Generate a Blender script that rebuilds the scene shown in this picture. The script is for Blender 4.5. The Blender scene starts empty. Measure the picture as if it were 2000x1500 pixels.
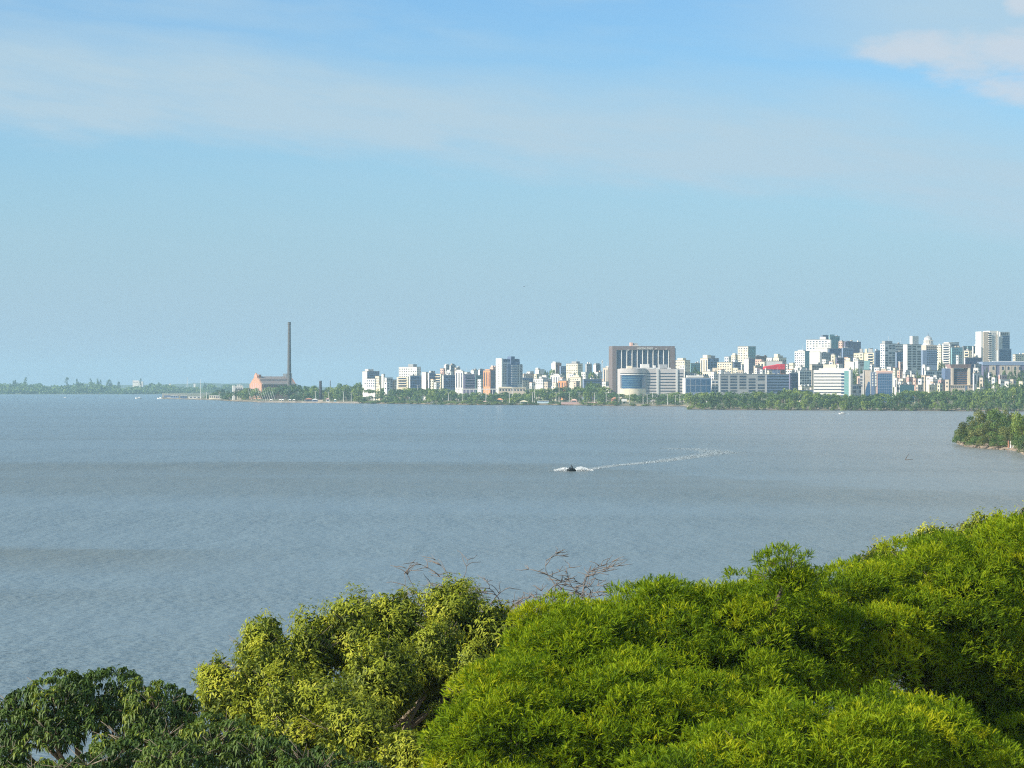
import bpy, math, random
import numpy as np
from mathutils import Vector, Matrix

# ------------------------------------------------------------------ camera
F = 5800.0          # focal length in pixels of a 2000 px wide frame
HZ = 755.0          # horizon row
CAMZ = 23.0
SC = bpy.context.scene
cam_data = bpy.data.cameras.new("camera")
cam = bpy.data.objects.new("camera", cam_data)
SC.collection.objects.link(cam)
cam.location = (0, 0, CAMZ)
cam.rotation_euler = (math.radians(90), 0, 0)
cam_data.sensor_width = 36.0
cam_data.lens = F / 2000 * 36.0
cam_data.shift_y = 5 / 2000
cam_data.clip_start = 1.0
cam_data.clip_end = 40000.0
SC.camera = cam

# ------------------------------------------------------------------ light
SUN_EL, SUN_BACK = 34.0, 27.0      # elevation; degrees behind the camera's left
sd = Vector((-math.cos(math.radians(SUN_BACK)) * math.cos(math.radians(SUN_EL)),
             -math.sin(math.radians(SUN_BACK)) * math.cos(math.radians(SUN_EL)),
             math.sin(math.radians(SUN_EL))))
sun_data = bpy.data.lights.new("sun", 'SUN')
sun_data.energy = 4.9
sun_data.angle = math.radians(0.55)
sun_data.color = (1.0, 0.89, 0.72)
sun = bpy.data.objects.new("sun", sun_data)
SC.collection.objects.link(sun)
sun.rotation_euler = sd.to_track_quat('Z', 'Y').to_euler()
SC.view_settings.view_transform = 'Standard'
SC.view_settings.look = 'None'
SC.view_settings.exposure = 0.75
SC.view_settings.gamma = 1.0
SC.cycles.max_bounces = 6
SC.cycles.filter_width = 1.15
SC.cycles.use_denoising = False
SC.cycles.use_adaptive_sampling = False
SC.cycles.diffuse_bounces = 3
SC.cycles.glossy_bounces = 2
SC.cycles.transmission_bounces = 3
SC.cycles.transparent_max_bounces = 4


class NT:
    """small helper round a node tree"""
    def __init__(s, t):
        s.t = t; s.n = t.nodes; s.l = t.links

    def new(s, kind, **kw):
        n = s.n.new(kind)
        for k, v in kw.items():
            setattr(n, k, v)
        return n

    def put(s, sock, v):
        if hasattr(v, 'links') or isinstance(v, bpy.types.NodeSocket):
            s.l.new(v, sock)
        else:
            sock.default_value = v

    def m(s, op, a, b=None, c=None, clamp=False):
        n = s.new('ShaderNodeMath', operation=op, use_clamp=clamp)
        s.put(n.inputs[0], a)
        if b is not None: s.put(n.inputs[1], b)
        if c is not None: s.put(n.inputs[2], c)
        return n.outputs[0]

    def mix(s, f, a, b, blend='MIX'):
        n = s.new('ShaderNodeMix', data_type='RGBA', blend_type=blend)
        s.put(n.inputs['Factor'], f)
        s.put(n.inputs['A'], a if not isinstance(a, tuple) else (*a, 1)[:4])
        s.put(n.inputs['B'], b if not isinstance(b, tuple) else (*b, 1)[:4])
        return n.outputs['Result']

    def noise(s, vec, scale, detail=4, rough=.5):
        n = s.new('ShaderNodeTexNoise')
        if vec is not None: s.l.new(vec, n.inputs['Vector'])
        n.inputs['Scale'].default_value = scale
        n.inputs['Detail'].default_value = detail
        n.inputs['Roughness'].default_value = rough
        return n.outputs['Fac']

    def ss(s, v, lo, hi):
        n = s.new('ShaderNodeMapRange', interpolation_type='SMOOTHSTEP')
        s.put(n.inputs[0], v); n.inputs[1].default_value = lo; n.inputs[2].default_value = hi
        return n.outputs[0]

    def xyz(s, x, y, z):
        n = s.new('ShaderNodeCombineXYZ')
        s.put(n.inputs[0], x); s.put(n.inputs[1], y); s.put(n.inputs[2], z)
        return n.outputs[0]

    def ramp(s, f, stops):
        n = s.new('ShaderNodeValToRGB')
        cr = n.color_ramp
        while len(cr.elements) < len(stops): cr.elements.new(.5)
        for e, (p, c) in zip(cr.elements, stops):
            e.position = p; e.color = (*c, 1)
        s.l.new(f, n.inputs[0])
        return n.outputs[0]


def build_world():
    w = bpy.data.worlds.new("World")
    SC.world = w
    w.use_nodes = True
    t = NT(w.node_tree)
    bg = t.n['Background']
    sky = t.new('ShaderNodeTexSky', sky_type='NISHITA')
    sky.sun_disc = False
    sky.sun_elevation = math.radians(SUN_EL)
    sky.sun_rotation = math.atan2(sd.x, sd.y)
    sky.altitude = 20
    sky.air_density = 1.0
    sky.dust_density = 0.6
    sky.ozone_density = 2.2
    tc = t.new('ShaderNodeTexCoord').outputs['Generated']
    sep = t.new('ShaderNodeSeparateXYZ'); t.l.new(tc, sep.inputs[0])
    az = t.m('ARCTAN2', sep.outputs[0], sep.outputs[1])
    el = t.m('ARCSINE', sep.outputs[2])
    base = t.mix(1.0, sky.outputs[0], SKY_TINT, 'MULTIPLY')
    # thin high veils: long soft streaks
    v = t.xyz(t.m('MULTIPLY', az, 7.0), t.m('MULTIPLY', t.m('ADD', el, t.m('MULTIPLY', az, .10)), 34.0), 0.0)
    nz = t.noise(v, 1.0, 5, .55)
    v2 = t.xyz(t.m('MULTIPLY', az, 22.0), t.m('MULTIPLY', t.m('ADD', el, t.m('MULTIPLY', az, .14)), 120.0), 3.0)
    nf = t.noise(v2, 1.0, 6, .6)
    wob = t.m('ADD', t.m('MULTIPLY', t.m('SUBTRACT', nz, .5), .05), t.m('MULTIPLY', t.m('SUBTRACT', nf, .5), .010))
    line = t.m('ADD', t.m('SUBTRACT', el, t.m('MULTIPLY_ADD', az, -.105, .0785)), wob)
    band = t.m('MULTIPLY', t.ss(line, -.014, .004), t.m('SUBTRACT', 1.0, t.ss(line, .008, .040)))
    top = t.m('MULTIPLY', t.ss(el, .095, .135), t.ss(nz, .42, .62))
    edge = t.m('MULTIPLY', t.ss(az, .05, .15), t.ss(t.m('ADD', el, wob), .100, .118))
    low = t.m('SUBTRACT', 1.0, t.ss(el, .00, .11))
    veil = t.m('MAXIMUM', t.m('MULTIPLY', band, t.m('MULTIPLY_ADD', nf, .9, .48)), t.m('MAXIMUM', t.m('MULTIPLY', top, .45), t.m('MULTIPLY', edge, .8)))
    veil = t.m('ADD', veil, t.m('MULTIPLY', t.ss(nf, .35, .75), .10), clamp=True)
    base = t.mix(t.m('MULTIPLY', low, .95), base, LOW_AIR)
    col = t.mix(veil, base, VEIL)
    # the cumulus at the upper right
    def puff(a0, e0, wa, we, k):
        dx = t.m('DIVIDE', t.m('SUBTRACT', az, a0), wa)
        dy = t.m('DIVIDE', t.m('SUBTRACT', el, e0), we)
        return t.m('SUBTRACT', k, t.m('ADD', t.m('MULTIPLY', dx, dx), t.m('MULTIPLY', dy, dy)))
    v3 = t.xyz(t.m('MULTIPLY', az, 60.0), t.m('MULTIPLY', el, 130.0), 7.0)
    nc = t.noise(v3, 1.0, 6, .6)
    body = t.m('MAXIMUM', puff(.135, .1125, .019, .0066, 1.0),
               t.m('MAXIMUM', puff(.166, .1108, .026, .0088, 1.0),
                   t.m('MAXIMUM', t.m('MAXIMUM', puff(.152, .1055, .016, .0060, .9), puff(.170, .0990, .019, .0060, .9)), puff(.1690, .1260, .005, .0042, .9))))
    f = t.ss(t.m('ADD', t.m('MULTIPLY', body, .9), t.m('MULTIPLY', t.m('SUBTRACT', nc, .5), 3.2)), -.55, 1.15)
    f = t.m('MULTIPLY', f, t.ss(body, -1.6, .2))
    col = t.mix(t.m('MULTIPLY', f, .80), col, CUMULUS)
    t.l.new(col, bg.inputs[0])
    bg.inputs[1].default_value = 0.105


SKY_TINT = (0.45, 0.665, 0.85)
VEIL = (2.62, 3.60, 4.30)
CUMULUS = (3.5, 3.9, 4.35)
LOW_AIR = (2.25, 3.22, 4.05)
build_world()

# ------------------------------------------------------------------ helpers
COL = SC.collection
RNG = np.random.default_rng(11)
random.seed(5)


def P(px, py, D):
    """the point D metres down the view that the photograph shows at this place"""
    return Vector(((px - 1000) / F * D, D, CAMZ - (py - HZ) / F * D))


def mat(name, col, rough=.8, var=0.0, scale=.2, spec=.4, metal=0.0, bump=0.0):
    m = bpy.data.materials.new(name); m.use_nodes = True
    t = NT(m.node_tree); b = t.n['Principled BSDF']
    b.inputs['Roughness'].default_value = rough
    b.inputs['Specular IOR Level'].default_value = spec
    b.inputs['Metallic'].default_value = metal
    if var:
        tc = t.new('ShaderNodeTexCoord').outputs['Object']
        n = t.noise(tc, scale, 5, .6)
        lo = tuple(c * (1 - var) for c in col); hi = tuple(min(c * (1 + var), .9) for c in col)
        t.l.new(t.ramp(n, [(.3, lo), (.7, hi)]), b.inputs['Base Color'])
        if bump:
            bp = t.new('ShaderNodeBump'); bp.inputs['Distance'].default_value = bump
            t.l.new(n, bp.inputs['Height']); t.l.new(bp.outputs[0], b.inputs['Normal'])
    else:
        b.inputs['Base Color'].default_value = (*col, 1)
    return m


def leaf_mat(name, stops, trans=.35, rough=.5, spec=.35):
    """leaf colour by the age of each leaf, holding painted crown light and shade too (attribute 'age'), light passing through the blade"""
    m = bpy.data.materials.new(name); m.use_nodes = True
    t = NT(m.node_tree); b = t.n['Principled BSDF']; out = t.n['Material Output']
    a = t.new('ShaderNodeAttribute', attribute_name='age').outputs['Fac']
    c = t.ramp(a, stops)
    t.l.new(c, b.inputs['Base Color'])
    b.inputs['Roughness'].default_value = rough
    b.inputs['Specular IOR Level'].default_value = spec
    tr = t.new('ShaderNodeBsdfTranslucent')
    t.l.new(t.mix(1.0, c, (1.25, 1.15, .55), 'MULTIPLY'), tr.inputs[0])
    mx = t.new('ShaderNodeMixShader'); mx.inputs[0].default_value = trans
    t.l.new(b.outputs[0], mx.inputs[1]); t.l.new(tr.outputs[0], mx.inputs[2])
    t.l.new(mx.outputs[0], out.inputs[0])
    return m


def np_mesh(name, verts, faces, material, age=None, smooth=False):
    """verts (N,3), faces (M,k) with one k"""
    verts = np.asarray(verts, dtype=np.float32); faces = np.asarray(faces, dtype=np.int32)
    me = bpy.data.meshes.new(name)
    me.vertices.add(len(verts)); me.vertices.foreach_set('co', verts.ravel())
    k = faces.shape[1]
    me.loops.add(faces.size); me.loops.foreach_set('vertex_index', faces.ravel())
    me.polygons.add(len(faces))
    me.polygons.foreach_set('loop_start', np.arange(0, faces.size, k, dtype=np.int32))
    me.polygons.foreach_set('loop_total', np.full(len(faces), k, dtype=np.int32))
    if smooth: me.polygons.foreach_set('use_smooth', np.ones(len(faces), dtype=bool))
    if age is not None:
        at = me.attributes.new('age', 'FLOAT', 'POINT'); at.data.foreach_set('value', np.asarray(age, dtype=np.float32))
    me.update(calc_edges=True)
    me.materials.append(material)
    return me


class MB:
    """collects boxes and tubes into one mesh"""
    def __init__(s): s.v = []; s.f = []

    def poly(s, pts, faces):
        o = len(s.v); s.v += [tuple(p) for p in pts]; s.f += [tuple(i + o for i in f) for f in faces]; return s

    def box(s, x0, x1, y0, y1, z0, z1):
        return s.poly([(x0, y0, z0), (x1, y0, z0), (x1, y1, z0), (x0, y1, z0), (x0, y0, z1), (x1, y0, z1), (x1, y1, z1), (x0, y1, z1)],
                      [(0, 3, 2, 1), (4, 5, 6, 7), (0, 1, 5, 4), (1, 2, 6, 5), (2, 3, 7, 6), (3, 0, 4, 7)])

    def prism(s, pts, z0, z1):
        n = len(pts)
        return s.poly([(x, y, z0) for x, y in pts] + [(x, y, z1) for x, y in pts],
                      [tuple(reversed(range(n))), tuple(range(n, 2 * n))] + [(i, (i + 1) % n, n + (i + 1) % n, n + i) for i in range(n)])

    def lathe(s, prof, n=24, cx=0, cy=0):
        o = []
        for r, z in prof:
            for i in range(n):
                a = 2 * math.pi * i / n; o.append((cx + r * math.cos(a), cy + r * math.sin(a), z))
        f = []
        for k in range(len(prof) - 1):
            for i in range(n):
                j = (i + 1) % n; f.append((k * n + i, k * n + j, (k + 1) * n + j, (k + 1) * n + i))
        f.append(tuple(reversed(range(n)))); f.append(tuple(range((len(prof) - 1) * n, len(prof) * n)))
        return s.poly(o, f)

    def tube(s, pts, radii, n=6):
        o = []; m = len(pts); pts = [Vector(p) for p in pts]
        for i, p in enumerate(pts):
            d = (pts[min(i + 1, m - 1)] - pts[max(i - 1, 0)]).normalized()
            u = d.orthogonal().normalized() if abs(d.z) > .95 else Vector((0, 0, 1)).cross(d).normalized()
            w = d.cross(u)
            for k in range(n):
                a = 2 * math.pi * k / n
                o.append(p + (u * math.cos(a) + w * math.sin(a)) * radii[i])
        f = [(i * n + k, i * n + (k + 1) % n, (i + 1) * n + (k + 1) % n, (i + 1) * n + k) for i in range(m - 1) for k in range(n)]
        f += [tuple(reversed(range(n))), tuple(range((m - 1) * n, m * n))]
        return s.poly(o, f)

    def mesh(s, name, material, smooth=False):
        me = bpy.data.meshes.new(name); me.from_pydata(s.v, [], s.f)
        if smooth:
            for p in me.polygons: p.use_smooth = True
        me.materials.append(material)
        return me

    def build(s, name, material, parent=None, smooth=False):
        return obj(name, s.mesh(name, material, smooth), parent)


def obj(name, me, parent=None, loc=None):
    o = bpy.data.objects.new(name, me); COL.objects.link(o)
    if parent is not None: o.parent = parent
    if loc is not None: o.location = loc
    return o


def tag(o, label=None, cat=None, group=None, kind=None):
    if label: o['label'] = label
    if cat: o['category'] = cat
    if group: o['group'] = group
    if kind: o['kind'] = kind
    return o


def thing(name, label, cat, loc=(0, 0, 0), rz=0.0, group=None):
    o = bpy.data.objects.new(name, None); COL.objects.link(o)
    o.location = loc; o.rotation_euler = (0, 0, rz)
    return tag(o, label, cat, group)


def copy_tree(o, parent=None):
    c = o.copy(); COL.objects.link(c)
    if parent is not None: c.parent = parent
    for ch in o.children: copy_tree(ch, c)
    return c


# ------------------------------------------------------------------ lie of the land
SHORE = [(200, 8900), (315, 8900), (316.5, 5445), (380, 5231), (430, 4940), (455, 4600), (500, 4400), (503, 4303), (620, 4169),
         (700, 4042), (900, 3705), (1110, 3640), (1200, 3510), (1338, 3420), (1346, 2975), (1500, 2900), (1700, 2838), (1900, 2779), (2100, 2700), (2700, 2500)]
SPX = np.array([s[0] for s in SHORE], float); SD = np.array([s[1] for s in SHORE], float)
HILL = np.array([(300, 0), (700, 5), (1000, 12), (1090, 24), (1200, 20), (1500, 30), (1700, 40), (1950, 52), (2300, 55)], float)


def sstep(x, a, b):
    t = np.clip((x - a) / (b - a), 0, 1); return t * t * (3 - 2 * t)


def terrain(px, D):
    px = np.asarray(px, float); D = np.asarray(D, float)
    d = D - np.interp(px, SPX, SD)
    hm = np.interp(px, HILL[:, 0], HILL[:, 1])
    z = -1.0 + 2.6 * sstep(d, -4, 22) + 2.2 * sstep(d, 60, 320) + hm * sstep(d, 420, 1500)
    z = z - 2.5 * np.where((px > 316) & (px < 445), sstep(d, 60 + (px - 316) * 6.0, 110 + (px - 316) * 6.0), 0) \
          + 2.5 * sstep(D, 8850, 8900) * np.where((px > 316) & (px < 445), 1, 0)
    return z


def ground_z(px, D):
    return float(terrain(px, D))


def build_land():
    # city side: a sheet in fans of equal bearing, so that the waterline is fine everywhere
    pxs = np.unique(np.concatenate([np.linspace(316.5, 2700, 330), [1338, 1340, 1342, 1344, 1346, 500, 501.5, 503, 317, 318, 320]]))
    ds = np.concatenate([np.linspace(2450, 5600, 240), np.linspace(5650, 8800, 30), np.linspace(8860, 8960, 5), np.linspace(9100, 14300, 12)])
    gx, gy = np.meshgrid(pxs, ds)
    z = terrain(gx, gy)
    z += np.where(z > 1.2, .35 * np.sin(gx * .31) * np.cos(gy * .013), 0)
    v = np.stack([(gx - 1000) / F * gy, gy, z], -1).reshape(-1, 3)
    nx = len(pxs); i = np.arange(len(v)).reshape(len(ds), nx)
    f = np.stack([i[:-1, :-1], i[:-1, 1:], i[1:, 1:], i[1:, :-1]], -1).reshape(-1, 4)
    zz = v[f][:, :, 2].max(1); f = f[zz > -.95]
    m = bpy.data.materials.new('shore_ground'); m.use_nodes = True
    t = NT(m.node_tree); b = t.n['Principled BSDF']; b.inputs['Roughness'].default_value = .95
    g = t.new('ShaderNodeNewGeometry').outputs['Position']
    sp = t.new('ShaderNodeSeparateXYZ'); t.l.new(g, sp.inputs[0])
    n1 = t.noise(g, .03, 5, .6); n2 = t.noise(g, .008, 3, .5)
    green = t.ramp(n1, [(.35, (.05, .075, .025)), (.65, (.16, .15, .07))])
    sand = t.ramp(n1, [(.35, (.10, .10, .06)), (.52, (.22, .18, .12)), (.72, (.46, .34, .23))])
    low = t.m('SUBTRACT', 1.0, t.ss(t.m('ADD', sp.outputs[2], t.m('MULTIPLY', t.m('SUBTRACT', n2, .5), 3.0)), 1.5, 2.6))
    c = t.mix(low, green, sand)
    wet = t.m('SUBTRACT', 1.0, t.ss(sp.outputs[2], .25, .7))
    c = t.mix(wet, c, (.07, .06, .05))
    t.l.new(c, b.inputs['Base Color'])
    tag(obj('ground', np_mesh('ground', v, f, m, smooth=True)), 'city shore rising to the hill', kind='structure')
    # the far shore on the left
    mb = MB()
    mb.poly([(-2700, 8900, .9), (-1062, 8900, .9), (-1700, 14300, .9), (-4800, 14300, .9)], [(0, 1, 2, 3)])
    mb.poly([(-2700, 8896, -.6), (-1062, 8896, -.6), (-1062, 8900, .9), (-2700, 8900, .9)], [(0, 1, 2, 3)])
    far = mb.build('ground', mat('far_bank', (.12, .13, .07), .95, .3, .01)); tag(far, 'low far bank of the lake', kind='structure')


def build_water():
    m = bpy.data.materials.new('lake_water'); m.use_nodes = True
    t = NT(m.node_tree); b = t.n['Principled BSDF']
    g = t.new('ShaderNodeNewGeometry').outputs['Position']
    sp = t.new('ShaderNodeSeparateXYZ'); t.l.new(g, sp.inputs[0])
    X, Y = sp.outputs[0], sp.outputs[1]
    # the wind streaks run roughly across the view
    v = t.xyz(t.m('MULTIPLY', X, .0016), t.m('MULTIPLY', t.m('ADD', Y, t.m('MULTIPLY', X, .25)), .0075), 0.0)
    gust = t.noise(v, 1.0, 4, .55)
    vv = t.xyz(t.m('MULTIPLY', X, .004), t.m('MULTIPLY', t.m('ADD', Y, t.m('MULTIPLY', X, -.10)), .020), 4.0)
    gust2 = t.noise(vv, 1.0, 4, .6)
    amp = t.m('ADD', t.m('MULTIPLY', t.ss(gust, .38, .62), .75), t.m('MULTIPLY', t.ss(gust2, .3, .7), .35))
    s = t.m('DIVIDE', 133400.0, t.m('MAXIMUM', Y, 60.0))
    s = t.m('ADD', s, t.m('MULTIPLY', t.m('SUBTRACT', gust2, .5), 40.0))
    def stream(c, w, k):       # silt plus duller sky reflection painted in: sharp far edge, fading nearer
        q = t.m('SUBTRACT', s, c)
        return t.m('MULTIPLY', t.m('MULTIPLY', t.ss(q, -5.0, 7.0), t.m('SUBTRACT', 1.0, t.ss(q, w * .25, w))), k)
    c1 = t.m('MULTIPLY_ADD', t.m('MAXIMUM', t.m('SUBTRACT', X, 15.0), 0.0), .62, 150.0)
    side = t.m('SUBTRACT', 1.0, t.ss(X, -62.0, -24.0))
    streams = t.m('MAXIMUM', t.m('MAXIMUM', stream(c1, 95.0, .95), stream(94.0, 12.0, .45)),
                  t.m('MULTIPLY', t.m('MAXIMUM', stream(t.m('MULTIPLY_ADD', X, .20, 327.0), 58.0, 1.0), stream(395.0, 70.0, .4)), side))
    silt_dull = t.m('MULTIPLY', streams, t.ss(t.m('ADD', gust, t.m('MULTIPLY', gust2, .3)), .34, .60), clamp=True)
    silt_dull = t.m('MAXIMUM', silt_dull, t.m('MULTIPLY', t.ss(t.m('ADD', X, t.m('MULTIPLY', gust, 60.0)), 10.0, 150.0), .55))
    t.l.new(t.m('MULTIPLY_ADD', silt_dull, -.18, .5), b.inputs['Specular IOR Level'])
    c = t.mix(t.m('MULTIPLY', t.ss(X, 20.0, 170.0), .8), t.mix(silt_dull, WATER_A, WATER_B), WATER_C)
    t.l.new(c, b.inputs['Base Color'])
    b.inputs['IOR'].default_value = 1.333
    b.inputs['Roughness'].default_value = .22
    w1 = t.noise(t.xyz(t.m('MULTIPLY', X, .62), Y, 0.0), 1.5, 3, .6)
    w2 = t.noise(t.xyz(t.m('MULTIPLY', X, 1.1), t.m('ADD', Y, t.m('MULTIPLY', X, .25)), 2.0), .34, 3, .6)
    w3 = t.noise(t.xyz(t.m('MULTIPLY', X, 2.2), t.m('ADD', Y, t.m('MULTIPLY', X, .35)), 5.0), .085, 3, .6)
    w4 = t.noise(t.xyz(t.m('MULTIPLY', X, 3.5), t.m('ADD', Y, t.m('MULTIPLY', X, .5)), 9.0), .022, 4, .65)
    h = t.m('ADD', t.m('MULTIPLY', w1, .50), t.m('ADD', t.m('MULTIPLY', w2, .42), t.m('ADD', t.m('MULTIPLY', w3, .28), t.m('MULTIPLY', w4, 1.6))))
    bp = t.new('ShaderNodeBump'); bp.inputs['Distance'].default_value = WAVE
    t.l.new(t.m('MULTIPLY_ADD', amp, .45, .50), bp.inputs['Strength'])
    t.l.new(h, bp.inputs['Height'])
    t.l.new(bp.outputs[0], b.inputs['Normal'])
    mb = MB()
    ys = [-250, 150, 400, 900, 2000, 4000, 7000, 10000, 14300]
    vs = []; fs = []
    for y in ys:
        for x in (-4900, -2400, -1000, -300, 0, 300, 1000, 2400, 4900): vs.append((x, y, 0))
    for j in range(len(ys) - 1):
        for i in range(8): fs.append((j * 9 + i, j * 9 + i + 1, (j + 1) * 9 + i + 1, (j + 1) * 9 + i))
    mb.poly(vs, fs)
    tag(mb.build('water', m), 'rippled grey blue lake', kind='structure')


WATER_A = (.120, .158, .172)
WATER_B = (.100, .114, .100)  # silt tone with darker sky reflection mixed into the colour
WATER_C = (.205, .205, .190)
WAVE = 2.0
build_land()
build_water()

# ------------------------------------------------------------------ foliage
def norm(a): return a / np.maximum(np.linalg.norm(a, axis=-1, keepdims=True), 1e-9)


def scatter(tv, tf, org, dx, up, sc, age):
    """copies of a template (x = along, y = across, z = up) at org"""
    n = len(org); k = len(tv)
    dx = norm(dx); dy = norm(np.cross(up, dx)); dz = np.cross(dx, dy)
    sc = np.broadcast_to(np.asarray(sc, float), (n,))
    v = org[:, None, :] + sc[:, None, None] * (tv[None, :, 0:1] * dx[:, None] + tv[None, :, 1:2] * dy[:, None] + tv[None, :, 2:3] * dz[:, None])
    f = tf[None] + (np.arange(n) * k)[:, None, None]
    return v.reshape(-1, 3), f.reshape(-1, tf.shape[1]), np.repeat(age, k)


def t_frond(n=7, w=.135, bend=.22):
    """a feather leaf: a rachis with pairs of narrow pinnae"""
    v = []; f = []
    for i in range(n):
        x = .10 + .86 * i / n; z = -bend * x * x
        s = math.sin(math.pi * min(1, .18 + .80 * i / (n - 1))) ** .6
        for sg in (-1, 1):
            o = len(v)
            v += [(x - .04, 0, z), (x + .13, 0, z - .03), (x + .17 + .05 * s, sg * w * s, z + .05 * s)]
            f.append((o, o + 1, o + 2) if sg > 0 else (o + 1, o, o + 2))
    o = len(v); v += [(0, -.012, 0), (0, .012, 0), (1.06, 0, -bend)]; f.append((o, o + 1, o + 2))
    return np.array(v), np.array(f)


def t_blade(w=.22, bend=.25):
    """a lance-shaped leaf folded along its midrib"""
    v = [(0, 0, 0), (.38, w, .06), (.42, 0, -.06 * bend - .03), (.38, -w, .06), (1, 0, -bend)]
    f = [(0, 2, 1), (0, 3, 2), (1, 2, 4), (3, 4, 2)]
    return np.array(v), np.array(f)


def dirs_on_sphere(n, rng):
    z = rng.uniform(-1, 1, n); a = rng.uniform(0, 2 * math.pi, n); r = np.sqrt(1 - z * z)
    return np.stack([r * np.cos(a), r * np.sin(a), z], -1)


def lobes_px(spec):
    """lobe = (px, py, D, rx px, rz px, ry m): centre and radii in metres"""
    out = []
    for px, py, D, rx, rz, ry in spec:
        c = P(px, py, D); k = D / F
        out.append((np.array(c), np.array([rx * k, ry, rz * k])))
    return out


def shell(lobes, dens, pad, dip, rng, zmin=-.35, back=.35, keep=.80, sink=.0):
    """points on the outside of a cloud of lobes, gathered in pads with hollows between them.
    returns points, outward directions, the pad each belongs to"""
    pts = []; nrm = []; ids = []; rel = []; pid = 0
    for i, (c, r) in enumerate(lobes):
        area = 4 * math.pi * (((r[0] * r[1]) ** 1.6 + (r[0] * r[2]) ** 1.6 + (r[1] * r[2]) ** 1.6) / 3) ** (1 / 1.6)
        n = int(area * dens); d = dirs_on_sphere(n, rng)
        npad = max(4, int(area / (pad * pad * 2.2)))
        pd = dirs_on_sphere(npad, rng); pr = rng.uniform(.98, 1.09, npad); psz = rng.uniform(.75, 1.25, npad)
        p0 = d * r; q = pd * r
        dist = np.linalg.norm(p0[:, None, :] - q[None], axis=2) / (pad * psz[None])
        j = dist.argmin(1); t = dist[np.arange(n), j]
        k = pr[j] - dip / r.mean() * np.clip(t, 0, 1.5) ** 2
        p = c + p0 * k[:, None]
        g = norm(d / r)
        ok = (d[:, 2] > zmin) & ((g[:, 1] < .25) | (rng.random(n) < back)) & (rng.random(n) < np.clip(1.55 - t * .8, .12, 1))
        for m, (c2, r2) in enumerate(lobes):
            if m != i: ok &= (((p - c2) / r2) ** 2).sum(1) > keep ** 2
        # each pad domes outward from its own middle
        lean = norm(g + .55 * (p0 - q[j]) / (pad * psz[j][:, None]))
        pts.append(p[ok]); nrm.append(lean[ok]); ids.append(j[ok] + pid); rel.append(t[ok]); pid += npad
    return np.concatenate(pts), np.concatenate(nrm), np.concatenate(ids), np.concatenate(rel)


def limbs(mb, base, lobes, rng, r0=.30, twigs=5, fork=None):
    base = Vector(base)
    cs = [Vector(c) for c, r in lobes]
    mid = sum(cs, Vector()) / len(cs)
    fork = Vector(fork) if fork is not None else Vector((base.x * .6 + mid.x * .4, base.y * .6 + mid.y * .4, base.z + (mid.z - base.z) * .45))
    mb.tube([base, base.lerp(fork, .5) + Vector((.15, .1, 0)), fork], [r0 * 1.25, r0, r0 * .85], 10)
    for (c, r) in lobes:
        c = Vector(c); r = Vector(r)
        end = c + Vector((rng.uniform(-.2, .2) * r.x, rng.uniform(-.2, .2) * r.y, -.15 * r.z))
        b = fork.lerp(end, .5) + Vector((rng.uniform(-.5, .5), rng.uniform(-.5, .5), rng.uniform(-.6, .1)))
        mb.tube([fork, b, end], [r0 * .5, r0 * .33, r0 * .2], 7)
        for k in range(twigs):
            d = Vector(dirs_on_sphere(1, rng)[0]); d.z = abs(d.z) * .9 + .05; d.y = -abs(d.y) if rng.random() < .7 else d.y; d.normalize()
            tip = c + Vector((d.x * r.x, d.y * r.y, d.z * r.z)) * .76
            m = end.lerp(tip, .5) + Vector((rng.uniform(-.2, .2), rng.uniform(-.2, .2), rng.uniform(-.25, .05)))
            mb.tube([end, m, tip], [r0 * .18, r0 * .10, r0 * .035], 5)
            for q in range(3):
                e = m.lerp(tip, .3 + .3 * q) + Vector((rng.uniform(-.7, .7), rng.uniform(-.5, .3), rng.uniform(.0, .5)))
                mb.tube([m.lerp(tip, .15 * q), e], [r0 * .06, r0 * .02], 4)


def tree(name, label, base, leaves, wood, wood_mat, leaf_material, group=None):
    """trunk and crown under one Empty"""
    root = thing(name, label, 'tree', base, 0, group)
    inv = Matrix.Translation(-Vector(base))
    w = wood.build('trunk', wood_mat, root, smooth=True); w.matrix_parent_inverse = inv
    v, f, a = leaves
    c = obj('crown', np_mesh('crown', v, f, leaf_material, a), root); c.matrix_parent_inverse = inv
    return root


def cat(parts):
    o = 0; V = []; Fc = []; A = []
    for v, f, a in parts:
        V.append(v); Fc.append(f + o); A.append(a); o += len(v)
    return np.concatenate(V), np.concatenate(Fc), np.concatenate(A)


BARK = mat('grey_bark', (.20, .165, .125), .9, .35, 3.0, bump=.02)
BARK_DARK = mat('brown_bark', (.10, .080, .062), .9, .35, 3.0, bump=.02)
BARK_PALE = mat('pale_bark', (.42, .36, .29), .85, .25, 3.0, bump=.02)
UPV = np.array([0, 0, 1.0])


def rosettes(p, n, m, ln, out, side, lift, rng, tmpl, age0, agej, spread=.05):
    """m leaves sprayed from each point"""
    q = np.repeat(p, m, 0) + rng.normal(0, spread, (len(p) * m, 3)); g = np.repeat(n, m, 0)
    tan = dirs_on_sphere(len(q), rng); tan = norm(tan - (tan * g).sum(1, keepdims=True) * g)
    d = g * out + tan * side + UPV * lift
    d = d + rng.normal(0, .12, d.shape)
    up = norm(g + UPV * .8 + rng.normal(0, .25, d.shape))
    age = np.clip(np.repeat(age0, m) + rng.normal(0, agej, len(q)), 0, 1)
    return scatter(*tmpl, q, d, up, ln * rng.uniform(.7, 1.2, len(q)), age)


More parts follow.
